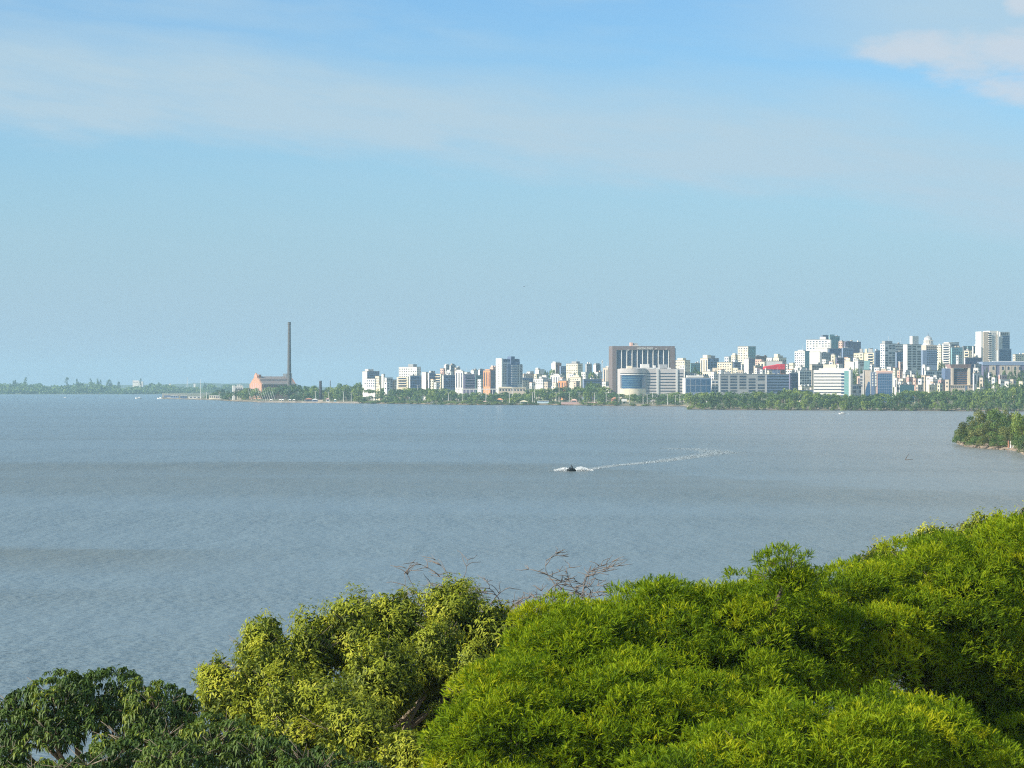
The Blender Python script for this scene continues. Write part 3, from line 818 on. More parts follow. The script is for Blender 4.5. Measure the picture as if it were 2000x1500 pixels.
A, O, T, Hs = 'apartment_block', 'office_block', 'tower_block', 'house'
B = [
 # ---- from the park by the power station eastward
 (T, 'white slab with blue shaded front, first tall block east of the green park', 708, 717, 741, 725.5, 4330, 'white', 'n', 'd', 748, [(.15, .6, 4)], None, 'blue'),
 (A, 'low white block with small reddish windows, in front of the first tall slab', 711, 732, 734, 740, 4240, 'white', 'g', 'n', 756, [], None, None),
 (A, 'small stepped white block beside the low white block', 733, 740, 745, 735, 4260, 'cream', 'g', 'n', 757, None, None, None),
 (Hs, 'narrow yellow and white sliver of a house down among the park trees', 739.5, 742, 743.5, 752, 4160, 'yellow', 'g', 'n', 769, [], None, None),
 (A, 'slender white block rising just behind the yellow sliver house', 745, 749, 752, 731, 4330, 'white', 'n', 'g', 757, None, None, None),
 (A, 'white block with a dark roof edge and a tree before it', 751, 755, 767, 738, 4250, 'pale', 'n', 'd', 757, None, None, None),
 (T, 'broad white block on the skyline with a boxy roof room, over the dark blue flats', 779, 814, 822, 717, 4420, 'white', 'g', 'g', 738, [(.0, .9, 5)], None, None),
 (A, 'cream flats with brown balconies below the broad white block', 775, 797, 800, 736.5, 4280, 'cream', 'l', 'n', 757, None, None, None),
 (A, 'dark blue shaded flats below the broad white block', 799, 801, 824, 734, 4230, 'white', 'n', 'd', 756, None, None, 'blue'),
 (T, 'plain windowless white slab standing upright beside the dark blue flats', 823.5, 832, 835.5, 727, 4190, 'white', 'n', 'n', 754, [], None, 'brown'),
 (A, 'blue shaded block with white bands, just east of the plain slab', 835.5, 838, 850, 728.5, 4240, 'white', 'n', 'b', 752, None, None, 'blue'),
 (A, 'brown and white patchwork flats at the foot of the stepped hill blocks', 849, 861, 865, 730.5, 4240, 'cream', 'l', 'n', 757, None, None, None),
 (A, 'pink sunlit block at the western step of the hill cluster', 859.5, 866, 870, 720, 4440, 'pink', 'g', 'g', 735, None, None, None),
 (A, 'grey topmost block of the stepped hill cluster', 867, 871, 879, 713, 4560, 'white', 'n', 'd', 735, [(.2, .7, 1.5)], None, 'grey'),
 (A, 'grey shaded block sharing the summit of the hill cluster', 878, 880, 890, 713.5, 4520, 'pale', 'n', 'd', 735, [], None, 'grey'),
 (A, 'small white block with a roof hut halfway up the hill cluster', 872, 880, 884, 725, 4380, 'white', 'g', 'n', 740, [(.1, .6, 2)], None, None),
 (A, 'brown shaded block at the eastern step of the hill cluster', 888, 891, 899, 718.5, 4480, 'beige', 'g', 'd', 735, None, None, None),
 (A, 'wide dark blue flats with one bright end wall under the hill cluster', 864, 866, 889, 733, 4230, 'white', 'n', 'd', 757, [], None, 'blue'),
 (A, 'pair of sunlit white end walls next to the purple grid flats', 889, 904, 907, 725, 4280, 'white', 'v', 'n', 757, [(.1, .8, 2)], None, None),
 (A, 'purple shaded flats with a grid of white balconies', 905, 906, 928, 731, 4200, 'purple', 'n', 'l', 757, [], None, None),
 (A, 'white block with grey water tanks above the purple grid flats', 919.5, 925, 934, 723.5, 4400, 'white', 'n', 'g', 733, [(.3, .9, 1.5)], None, None),
 (A, 'dark teal flats beside the orange ended tower', 926, 928.5, 946, 733.5, 4260, 'teal', 'n', 'd', 756, [], None, None),
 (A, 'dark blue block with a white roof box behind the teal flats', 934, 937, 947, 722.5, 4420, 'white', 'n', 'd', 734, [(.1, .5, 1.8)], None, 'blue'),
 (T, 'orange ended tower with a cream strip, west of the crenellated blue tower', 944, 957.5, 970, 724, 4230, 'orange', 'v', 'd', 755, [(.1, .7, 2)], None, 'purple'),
 (A, 'pinkish block with spiky roof tanks behind the orange ended tower', 957, 963, 971, 717.5, 4460, 'pink', 'g', 'g', 725, [(.1, .3, 2.5), (.6, .8, 2.5)], None, None),
 # ---- between the crenellated tower and the big dark office
 (Hs, 'long low house row with rusty roofs, just east of the crenellated tower', 1021, 1023, 1044, 731, 4330, 'beige', 'n', 'g', 748, [], None, None, 'tile'),
 (Hs, 'dark blue shaded houses below the rusty roofs', 1018, 1020, 1041, 738, 4250, 'blue', 'n', 'g', 752, [], None, None),
 (A, 'low white block with a flat wing west of the wooded knoll', 1045, 1052, 1063, 722, 4460, 'white', 'n', 'g', 735, [(.0, .4, 3)], None, None),
 (A, 'white and brick red block right behind the wooded knoll', 1077, 1085, 1096.5, 709, 4640, 'white', 'n', 'v', 728, [(.1, .8, 2)], None, 'tile'),
 (A, 'blue shaded block squeezed behind the brick red one', 1093, 1095, 1109, 715.5, 4560, 'blue', 'n', 'g', 730, None, None, None),
 (A, 'broad cream block with two roof rooms on the skyline beside the antenna mast', 1106, 1128, 1138, 710.5, 4520, 'cream', 'g', 'g', 730, [(.2, .9, 4)], None, None),
 (A, 'bright white low block in front of the wooded knoll', 1042, 1060, 1070, 740, 4200, 'white', 'g', 'g', 752, None, None, None),
 (A, 'stepped white and orange flats below the wooded knoll', 1075, 1094, 1104, 733, 4280, 'white', 'v', 'g', 754, [(.1, .5, 2)], None, None),
 (A, 'orange striped low flats nearest the park below the stepped flats', 1090, 1106, 1110, 744, 4170, 'orange', 'v', 'n', 756, [], None, None),
 (A, 'cream terrace flats with dark windows beside the stepped flats', 1113, 1134, 1138, 737, 4240, 'cream', 'g', 'n', 747, [(.2, .9, 3)], None, None),
 (A, 'dark grey block west of the antenna mast', 1143, 1146, 1156, 711, 4600, 'grey', 'n', 'g', 730, None, None, None),
 (A, 'dark box roofed block with a white lower wall by the antenna mast', 1159, 1164, 1173, 712, 4540, 'white', 'n', 'g', 728, [(.1, .9, 2)], None, 'dark'),
 (A, 'low dark blue terraces under the trees left of the big dark office', 1138, 1140, 1176, 741, 4140, 'blue', 'n', 'b', 752, [], None, None),
 (T, 'tall beige block with upright ribs, touching the west side of the dark office', 1178, 1188, 1196.5, 718.5, 4080, 'beige', 'v', 'v', 746, [(.4, .8, 2.5)], None, None),
 (Hs, 'tiny white house at the foot of the ribbed beige block', 1176, 1183, 1190, 746, 4010, 'white', 'g', 'g', 753, [], None, None),
 (Hs, 'second tiny white house, lower down beside the dark office', 1183, 1190, 1195, 755, 3960, 'white', 'g', 'g', 763, [], None, None),
 # ---- east of the dark office
 (A, 'cream stepped block peering over the roof of the louvred office', 1319, 1337, 1348, 704, 4150, 'cream', 'g', 'g', 722, [(.0, .6, 4)], None, None),
 (A, 'teal grey shaded block behind the cream stepped block', 1347, 1349, 1369, 710, 4250, 'teal', 'n', 'g', 733, [], None, None),
 (T, 'cream and brown tower with a big white dish on its roof', 1368, 1382, 1404, 700, 4080, 'cream', 'v', 'd', 733, [(.1, .45, 6), (.5, .8, 5)], None, 'blue'),
 (A, 'sunlit cream flats east of the dish roofed tower', 1401, 1429, 1432, 708, 4000, 'cream', 'g', 'n', 732, [], None, None),
 (A, 'blue shaded flats joined to the sunlit cream flats', 1431, 1432.5, 1447, 707.5, 4060, 'blue', 'n', 'l', 728, None, None, None),
 (A, 'small pale block with a green roof behind the sunlit cream flats', 1415, 1423, 1428, 697, 4220, 'pale', 'g', 'g', 708, None, None, None),
 (A, 'twin of small cream blocks behind the sunlit cream flats', 1428, 1436, 1441, 694, 4280, 'cream', 'g', 'g', 708, [(.3, .9, 3)], None, None),
 (T, 'cream tower with a teal shaded front, tallest between dark office and white hilltop block', 1441, 1461, 1476, 677, 4180, 'cream', 'g', 'g', 715, [], None, 'teal'),
 (A, 'white flats with dark purple windows in front of the cream and teal tower', 1453, 1462, 1474, 701, 4010, 'white', 'n', 'd', 731, [(.2, .8, 2)], None, 'purple'),
 (A, 'dark brown block on the skyline east of the cream and teal tower', 1475, 1476.5, 1498, 696, 4300, 'brown', 'n', 'g', 705, [(.05, .25, 2), (.8, .95, 1.8)], None, None),
 (A, 'small salmon pink block under the dark brown block', 1475, 1487, 1492, 702, 4120, 'pink', 'g', 'n', 712, None, None, None),
 (A, 'cream narrow flats between the salmon block and the red box', 1484, 1493, 1497, 707, 4030, 'cream', 'v', 'n', 730, None, None, None),
 (A, 'grey brown low block tucked below the salmon block', 1472, 1475, 1487, 715, 3960, 'beige', 'n', 'g', 730, None, None, None),
 (A, 'grey block with a long blank wall above the red box', 1494, 1528, 1534, 706, 4080, 'grey', 'n', 'n', 712, [], None, None),
 (A, 'cream block with dark roof rooms above the grey blank wall', 1510, 1521, 1536, 699, 4180, 'cream', 'g', 'g', 708, [(.0, .35, 7), (.4, .7, 4)], None, None),
 (A, 'white block with four tiny roof tanks east of the cream roof rooms', 1497, 1508, 1513, 699, 4260, 'white', 'g', 'g', 706, None, None, None),
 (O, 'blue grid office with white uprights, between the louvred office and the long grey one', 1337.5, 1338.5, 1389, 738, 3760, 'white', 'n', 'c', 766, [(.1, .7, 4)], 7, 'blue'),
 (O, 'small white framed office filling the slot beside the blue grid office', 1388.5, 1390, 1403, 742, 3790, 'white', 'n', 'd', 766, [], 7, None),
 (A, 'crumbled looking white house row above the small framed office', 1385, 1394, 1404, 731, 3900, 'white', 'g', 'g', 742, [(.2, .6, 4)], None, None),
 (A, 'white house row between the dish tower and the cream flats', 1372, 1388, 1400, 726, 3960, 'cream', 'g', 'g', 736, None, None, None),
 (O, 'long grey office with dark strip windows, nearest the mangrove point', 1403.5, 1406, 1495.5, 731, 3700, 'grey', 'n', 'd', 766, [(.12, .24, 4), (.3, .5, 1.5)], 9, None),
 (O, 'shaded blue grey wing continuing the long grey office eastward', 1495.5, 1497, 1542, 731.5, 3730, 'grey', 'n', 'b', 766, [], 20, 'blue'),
 (A, 'blue purple flats with a sloping white roof, east of the grey wing', 1541, 1543, 1559, 729, 3680, 'purple', 'n', 'l', 758, [], None, None, 'white'),
 (A, 'white lattice fronted flats west of the white striped office', 1559.5, 1562, 1585, 724, 3640, 'white', 'n', 'd', 756, [(.1, .4, 3), (.6, .8, 4)], None, None),
 (Hs, 'low white house with two small domes before the lattice flats', 1560, 1566, 1585, 755, 3430, 'cream', 'n', 'g', 764, [(.0, .15, 2), (.4, .5, 2)], None, None),
 (Hs, 'dark low blue hall among the trees at the foot of the striped office', 1563, 1566, 1590, 762, 3370, 'navy', 'n', 'n', 770, [], None, None),
 # ---- the hill cluster round the white hilltop block
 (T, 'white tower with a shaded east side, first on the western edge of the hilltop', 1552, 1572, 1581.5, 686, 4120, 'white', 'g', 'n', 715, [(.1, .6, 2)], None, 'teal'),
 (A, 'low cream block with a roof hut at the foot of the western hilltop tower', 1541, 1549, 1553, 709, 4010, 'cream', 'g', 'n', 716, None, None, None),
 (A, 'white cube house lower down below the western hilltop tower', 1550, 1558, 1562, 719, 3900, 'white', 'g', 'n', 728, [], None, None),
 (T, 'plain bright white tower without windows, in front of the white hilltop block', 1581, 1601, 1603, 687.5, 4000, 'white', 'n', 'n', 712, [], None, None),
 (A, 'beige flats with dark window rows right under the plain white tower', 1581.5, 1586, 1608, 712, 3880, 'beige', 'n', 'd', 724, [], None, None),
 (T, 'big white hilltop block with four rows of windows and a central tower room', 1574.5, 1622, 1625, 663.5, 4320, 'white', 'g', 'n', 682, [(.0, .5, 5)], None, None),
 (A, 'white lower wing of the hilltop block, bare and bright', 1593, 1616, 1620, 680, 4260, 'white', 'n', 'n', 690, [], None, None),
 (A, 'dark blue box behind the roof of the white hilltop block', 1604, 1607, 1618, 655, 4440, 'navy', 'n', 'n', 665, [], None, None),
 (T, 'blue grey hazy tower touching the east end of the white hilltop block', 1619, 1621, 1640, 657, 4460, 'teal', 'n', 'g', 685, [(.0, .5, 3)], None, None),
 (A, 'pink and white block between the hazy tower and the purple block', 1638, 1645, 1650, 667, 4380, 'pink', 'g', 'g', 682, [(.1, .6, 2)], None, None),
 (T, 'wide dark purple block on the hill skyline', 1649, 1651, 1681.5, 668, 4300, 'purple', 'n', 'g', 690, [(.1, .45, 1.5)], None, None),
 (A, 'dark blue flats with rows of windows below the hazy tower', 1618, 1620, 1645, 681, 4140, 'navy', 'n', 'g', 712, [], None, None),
 (A, 'mid blue block with a pale roof edge below the purple block', 1644, 1646, 1665.5, 680, 4080, 'blue', 'n', 'g', 702, [], None, None, 'white'),
 (A, 'narrow yellow cream tower in front of the dark blue flats', 1623, 1630, 1633, 693, 3960, 'yellow', 'g', 'n', 712, [(.1, .7, 1.5)], None, None),
 (A, 'grey flats with slanting shadows east of the plain white tower', 1601.5, 1604, 1622, 689, 4060, 'grey', 'n', 'g', 712, [(.2, .6, 1.5)], None, None),
 (A, 'purple grey balcony flats directly above the striped office roof', 1632, 1634, 1649, 699, 3900, 'purple', 'n', 'l', 720, [], None, None),
 (T, 'white stepped tower with a slim chimney, above the stair end of the striped office', 1650, 1661, 1664, 705, 3800, 'cream', 'n', 'n', 735, [(.2, .9, 5)], None, None),
 (A, 'white plain block beside the slim chimney tower', 1660, 1668, 1670, 707, 3760, 'white', 'n', 'n', 722, [], None, None),
 (T, 'cream towers joined in a row, western one of the cream hill cluster', 1667.5, 1678, 1681, 690, 4060, 'yellow', 'g', 'n', 706, [], None, None),
 (T, 'cream tower with a thin mast room in the middle of the cream hill cluster', 1678, 1686, 1688, 689, 4000, 'yellow', 'g', 'n', 712, [(.0, .5, 7)], None, None),
 (T, 'narrow cream tower with a tall roof shaft, eastern end of the cream hill cluster', 1688, 1694, 1696, 690, 4050, 'yellow', 'n', 'n', 706, [(.0, .9, 8)], None, None),
 (T, 'cream flats with brown balconies, next to the blue shaded block', 1694, 1706.5, 1709, 689, 3980, 'cream', 'l', 'n', 712, [(.1, .4, 7)], None, None),
 (A, 'grey green block behind the brown balcony flats', 1696, 1699, 1705, 681, 4180, 'teal', 'n', 'g', 690, [], None, None),
 (T, 'blue shaded block with a rounded top west of the diamond windowed tower', 1708, 1709.5, 1721, 686.5, 3920, 'blue', 'n', 'g', 720, [(.1, .8, 1.5)], None, None),
 (A, 'small white and black flats in the gap under the cream hill cluster', 1668, 1676, 1687, 704, 3880, 'white', 'n', 'd', 715, [], None, None),
 (T, 'narrow pink beige tower between the striped office and the angled glass building', 1673.5, 1681, 1682, 735, 3480, 'pink', 'v', 'n', 755, [], None, None),
 (A, 'low white and blue block at the east foot of the striped office', 1661.5, 1663, 1682, 751, 3380, 'pale', 'n', 'd', 768, [], None, None),
 (T, 'white tower with diamond patterned window bays', 1719, 1728.5, 1749, 671.5, 3860, 'pale', 'g', 'd', 720, [(.1, .8, 5)], None, None),
 (T, 'white slab with stacked balconies joining the diamond tower and the next one', 1746, 1748, 1767, 673, 3960, 'white', 'n', 'b', 700, [], None, None),
 (A, 'blue glass faced block low between the two white towers', 1749, 1751, 1766, 688, 3890, 'blue', 'n', 'g', 716, [], None, None),
 (Hs, 'little white roofed house with a pink wall between the two white towers', 1755, 1758, 1765, 707, 3800, 'pink', 'n', 'v', 720, [], None, None, 'white'),
 # ---- the cluttered houses
 (Hs, 'pink and white stacked house above the clutter east of the blue glass tower', 1752, 1757, 1764, 724, 3560, 'pink', 'g', 'g', 742, None, None, None),
 (Hs, 'white house with a flat roof in the middle of the cluttered slope', 1763, 1768, 1778, 727, 3540, 'white', 'g', 'g', 742, None, None, None),
 (Hs, 'pale blue house at the upper edge of the cluttered slope', 1777, 1780, 1788, 725, 3560, 'pale', 'n', 'g', 742, None, None, None),
 (Hs, 'narrow white house beside the east edge of the blue glass tower', 1747, 1751, 1755, 738, 3470, 'white', 'v', 'n', 756, [], None, None),
 (Hs, 'orange tinted house stepping down the cluttered slope', 1756, 1763, 1770, 740, 3450, 'cream', 'g', 'g', 752, None, None, None),
 (Hs, 'terracotta and white house row on the cluttered slope', 1769, 1775, 1784, 737, 3470, 'rose', 'g', 'g', 752, None, None, None),
 (Hs, 'pink white house at the eastern end of the cluttered slope', 1783, 1788, 1793, 739, 3440, 'pink', 'g', 'g', 756, None, None, None),
 (O, 'low grey blue hall at the foot of the cluttered slope', 1751, 1757, 1786, 752, 3350, 'pale', 'b', 'n', 764, [], None, 'teal'),
 (Hs, 'small beige house just above the trees beside the grey blue hall', 1789, 1793, 1802, 752, 3370, 'beige', 'g', 'g', 762, [], None, None),
 # ---- eastern hill
 (T, 'white tower with pale ribs and a tall roof box, east of the diamond tower', 1764, 1772, 1799.5, 673, 3760, 'white', 'n', 'd', 723, [(.42, .86, 16)], None, None),
 (A, 'beige flats between the domed tower and the round cornered block', 1829.5, 1838, 1844, 675, 4060, 'cream', 'g', 'g', 705, None, None, None),
 (T, 'round cornered white block with curved balconies beside the aqua block', 1840.5, 1855, 1858, 671, 3940, 'white', 'l', 'n', 714, [(.2, 4.5, 2)], None, None),
 (A, 'long narrow striped roof storey behind the aqua block', 1855, 1857, 1873, 669, 4080, 'pale', 'n', 'b', 679, [], None, None),
 (T, 'aqua coloured glass block with a grid of dark windows', 1857.5, 1859, 1880.5, 679, 3900, 'aqua', 'n', 'g', 711, [], None, None),
 (A, 'grey shaded sliver tower east of the aqua block', 1880, 1881.5, 1888.5, 676.5, 3980, 'grey', 'n', 'g', 700, None, None, None),
 (A, 'cream balcony flats just below the grey sliver tower', 1883, 1892, 1899, 685, 3900, 'cream', 'l', 'g', 703, [], None, None),
 (A, 'dark teal block with a rounded roof behind the cream balcony flats', 1888, 1890, 1900, 676.5, 4120, 'teal', 'n', 'g', 686, [], None, None),
 (A, 'black and white banded block leaning against the tall white pair of towers', 1899, 1901, 1916, 676.5, 4010, 'white', 'n', 'd', 702, [], None, 'dark'),
 (A, 'cream pavilion block at the far east end of the skyline', 1978, 1983, 2003, 692.5, 4060, 'cream', 'g', 'g', 707, [], None, None),
 (A, 'purple windowed flats below the black and white banded block', 1883, 1885, 1918, 699, 3760, 'pale', 'n', 'd', 716, [(.5, .8, 2)], None, 'purple'),
 (A, 'white block with a slim top, in front of the blue face of the domed tower', 1800.5, 1807, 1810, 715, 3640, 'white', 'v', 'n', 748, [(.1, .8, 2)], None, None),
 (A, 'small white block on the roof line beside the slim topped block', 1809, 1815, 1819, 717, 3700, 'white', 'n', 'n', 723, [], None, None),
 (A, 'grey flats with a regular grid of white framed windows under the domed tower', 1806, 1808, 1847, 724, 3580, 'pale', 'n', 'd', 745, [], None, None),
 (Hs, 'white house row with arched openings below the grey grid flats', 1811.5, 1822, 1835, 741, 3480, 'white', 'g', 'g', 757, [(.2, .5, 3)], None, None),
 (Hs, 'pinkish brick house row beside the brown office, below the grey grid flats', 1832, 1838, 1848, 742, 3450, 'rose', 'g', 'g', 762, None, None, None),
 (Hs, 'low cream row house just above the trees west of the brown office', 1812, 1815, 1834, 752, 3400, 'cream', 'g', 'g', 763, [], None, None),
 (A, 'small white columned block east of the brown office', 1900, 1902, 1915, 729, 3470, 'white', 'n', 'v', 750, [], None, None),
 (A, 'grey rounded corner block behind the white columned block', 1903, 1905, 1917, 712, 3620, 'grey', 'n', 'g', 728, [], None, None),
 (Hs, 'tiny tiered white pavilion among the hillside trees', 1930, 1932, 1936, 728, 3480, 'white', 'n', 'l', 744, [], None, None),
 (Hs, 'mauve walled villa with a white roof among the hillside trees', 1950, 1953, 1967, 733, 3460, 'rose', 'n', 'g', 745, [], None, None, 'white'),
 (Hs, 'long white roofed pavilion below the mauve walled villa', 1951, 1954, 1973, 742, 3380, 'white', 'n', 'd', 749, [], None, None, 'white'),
 (Hs, 'yellow walled villa low among the hillside trees at the picture edge', 1990, 1997, 2003, 745, 3330, 'yellow', 'g', 'g', 754, [], None, None),
 (Hs, 'white gatehouse at the east foot of the brown office', 1908, 1914, 1922, 757, 3320, 'cream', 'g', 'g', 764, [], None, None),
]
for r in B:
    nm, lb, x0, xc, x1, yt, D, col, lf, fr, yb, phs, th, colf = r[:14]
    bld(nm, lb, x0, xc, x1, yt, D, col, lf, fr, yb, phs, th, WM[r[14]] if len(r) > 14 else ROOFM, 34, colf, 'building' if nm != Hs else 'house')


FILL = [(756, 745, 8, 4180, 'white'), (768, 742, 9, 4260, 'beige'), (845, 741, 8, 4190, 'cream'), (853, 747, 7, 4150, 'white'), (900, 738, 8, 4400, 'beige'), (912, 727, 8, 4460, 'pale'), (938, 741, 7, 4180, 'white'), (1027, 743, 9, 4170, 'cream'),
        (1036, 726, 9, 4480, 'pale'), (1040, 747, 8, 4130, 'white'), (1050, 731, 10, 4330, 'cream'), (1064, 733, 8, 4340, 'white'), (1068, 746, 8, 4130, 'beige'), (1072, 741, 7, 4210, 'white'), (1085, 748, 8, 4110, 'cream'), (1100, 739, 9, 4230, 'pale'),
        (1118, 730, 9, 4360, 'white'), (1126, 745, 9, 4120, 'beige'), (1141, 727, 8, 4420, 'white'), (1150, 719, 8, 4640, 'white'), (1160, 733, 8, 4300, 'cream'), (1170, 727, 8, 4380, 'pale'), (1180, 741, 6, 4130, 'beige'), (1190, 733, 6, 4200, 'pale'),
        (1334, 713, 9, 4060, 'white'), (1343, 727, 8, 3960, 'beige'), (1355, 729, 9, 3940, 'pale'), (1366, 732, 8, 3880, 'white'), (1398, 719, 9, 4060, 'beige'), (1410, 722, 8, 3880, 'white'), (1437, 719, 8, 3880, 'cream'), (1449, 712, 8, 4100, 'pale'), (1447, 723, 8, 3820, 'beige'),
        (1480, 719, 8, 3860, 'white'), (1489, 722, 7, 3820, 'pale'), (1503, 724, 7, 3790, 'cream'), (1540, 712, 8, 4080, 'pale'), (1545, 722, 9, 3880, 'white'), (1556, 730, 8, 3780, 'cream'), (1566, 717, 9, 3940, 'white'), (1575, 726, 8, 3820, 'beige'), (1590, 716, 8, 3900, 'pale'),
        (1612, 702, 9, 4020, 'white'), (1625, 706, 8, 3960, 'pale'), (1640, 711, 9, 3860, 'white'), (1655, 698, 9, 4020, 'beige'), (1672, 699, 8, 4000, 'white'), (1702, 712, 9, 3780, 'pale'), (1714, 718, 9, 3700, 'white'), (1727, 721, 9, 3640, 'beige'), (1738, 717, 8, 3720, 'white'),
        (1750, 719, 8, 3740, 'cream'), (1759, 745, 7, 3400, 'white'), (1767, 748, 7, 3380, 'beige'), (1776, 746, 7, 3400, 'white'), (1786, 732, 7, 3520, 'cream'), (1798, 740, 8, 3450, 'white'), (1804, 733, 8, 3540, 'beige'), (1815, 735, 8, 3500, 'white'), (1822, 746, 8, 3420, 'pink'),
        (1829, 733, 8, 3520, 'pale'), (1836, 749, 7, 3390, 'cream'), (1845, 732, 8, 3530, 'white'), (1851, 742, 7, 3440, 'beige'), (1846, 691, 8, 3990, 'white'), (1873, 694, 8, 3860, 'pale'), (1891, 705, 8, 3800, 'white'), (1908, 691, 8, 3940, 'cream'), (1907, 719, 8, 3600, 'white'), (1918, 738, 7, 3460, 'beige'),
        (1942, 737, 7, 3430, 'white'), (1957, 697, 9, 4060, 'beige'), (1968, 745, 8, 3350, 'white'), (1979, 741, 8, 3380, 'beige')]
CN = {'white': 'white', 'cream': 'cream', 'beige': 'sandy', 'pale': 'pale grey', 'pink': 'pinkish'}
BM = [(760, 'dark roofed block'), (800, 'broad white block'), (829, 'plain upright slab'), (850, 'patchwork flats'), (876, 'stepped hill cluster'), (905, 'purple grid flats'), (935, 'teal flats'), (957, 'orange ended tower'), (1000, 'crenellated tower'), (1035, 'rusty roofed row'), (1055, 'flat winged white block'),
      (1085, 'wooded knoll'), (1106, 'orange striped flats'), (1122, 'cream terrace flats'), (1150, 'low blue terraces'), (1176, 'antenna mast'), (1188, 'ribbed beige block'), (1340, 'cream stepped block'), (1362, 'blue grid office'), (1386, 'dish roofed tower'), (1415, 'sunlit cream flats'), (1440, 'balconied blue flats'), (1458, 'cream and teal tower'),
      (1483, 'salmon pink block'), (1515, 'red box roof'), (1550, 'sloping white roof'), (1572, 'lattice fronted flats'), (1595, 'plain windowless white tower'), (1610, 'white hilltop block'), (1628, 'narrow cream tower of the hilltop'), (1645, 'purple grey balcony flats'), (1660, 'slim chimney tower'), (1680, 'cream hill cluster'), (1702, 'brown balcony flats'),
      (1715, 'round topped blue block'), (1735, 'diamond windowed tower'), (1757, 'pink walled roof house'), (1775, 'grey blue hall'), (1800, 'slim topped block'), (1826, 'grey grid flats'), (1848, 'round cornered block'), (1870, 'aqua block'), (1892, 'cream balcony flats'), (1912, 'black and white banded block'), (1940, 'tiered white pavilion'), (1957, 'tall white pair'), (1972, 'mauve walled villa')]
seen_l = {}
for px, yt, w, D, col in FILL:
    lm = min(BM, key=lambda q: abs(q[0] - px))[1]; lb = f"small {CN[col]} house {'high' if yt < 725 else 'low'} among the roofs by the {lm}"
    seen_l[lb] = seen_l.get(lb, 0) + 1
    if seen_l[lb] > 1: lb += ', second from the left'
    w = w * 1.45
    bld('house', lb, px - w / 2, px - w / 2 + w * (.35 + .5 * ((px * 7) % 10) / 10), px + w / 2, yt, D, col, 'g', 'g', yt + 16, None, None, WM['tile'] if (px * 3) % 5 == 0 else ROOFM, 14, None, 'house')


# ------------------------------------------------------------------ landmarks
def zat(py, D): return CAMZ - (py - HZ) / F * D


def site(name, label, px, D, th, cat='building', gz=None):
    g = ground_z(px, D) - 1 if gz is None else gz
    r = thing(name, label, cat, (P(px, 0, D).x, D, g), math.radians(th)); r['gz'] = g
    return r, g


def sub(name, mb, m, parent, smooth=False): return mb.build(name, m, parent, smooth)


def chimney():
    D = 4560; r, g = site('smokestack', 'very tall tapering concrete smokestack beside the brick power station', 565, D, 0, 'chimney')
    H = zat(629, D) - g; k = D / F
    m = bpy.data.materials.new('smokestack_concrete'); m.use_nodes = True
    t = NT(m.node_tree); b = t.n['Principled BSDF']; b.inputs['Roughness'].default_value = .9
    gpos = t.new('ShaderNodeTexCoord').outputs['Object']
    sp = t.new('ShaderNodeSeparateXYZ'); t.l.new(gpos, sp.inputs[0])
    v = t.xyz(sp.outputs[0], sp.outputs[1], t.m('MULTIPLY', sp.outputs[2], .08))
    t.l.new(t.ramp(t.noise(v, .6, 5, .6), [(.3, (.065, .064, .062)), (.7, (.135, .130, .125))]), b.inputs['Base Color'])
    mb = MB(); mb.lathe([(4.6 * k, 0), (4.3 * k, H * .15), (3.55 * k, H * .5), (2.85 * k, H * .955), (2.75 * k, H * .965)], 32); sub('shaft', mb, m, r, True)
    mb = MB(); mb.lathe([(3.4 * k, H * .965), (3.4 * k, H * .975), (3.05 * k, H * .98), (3.05 * k, H * .99), (3.4 * k, H * .994), (3.4 * k, H)], 32); sub('crown_ring', mb, m, r, False)


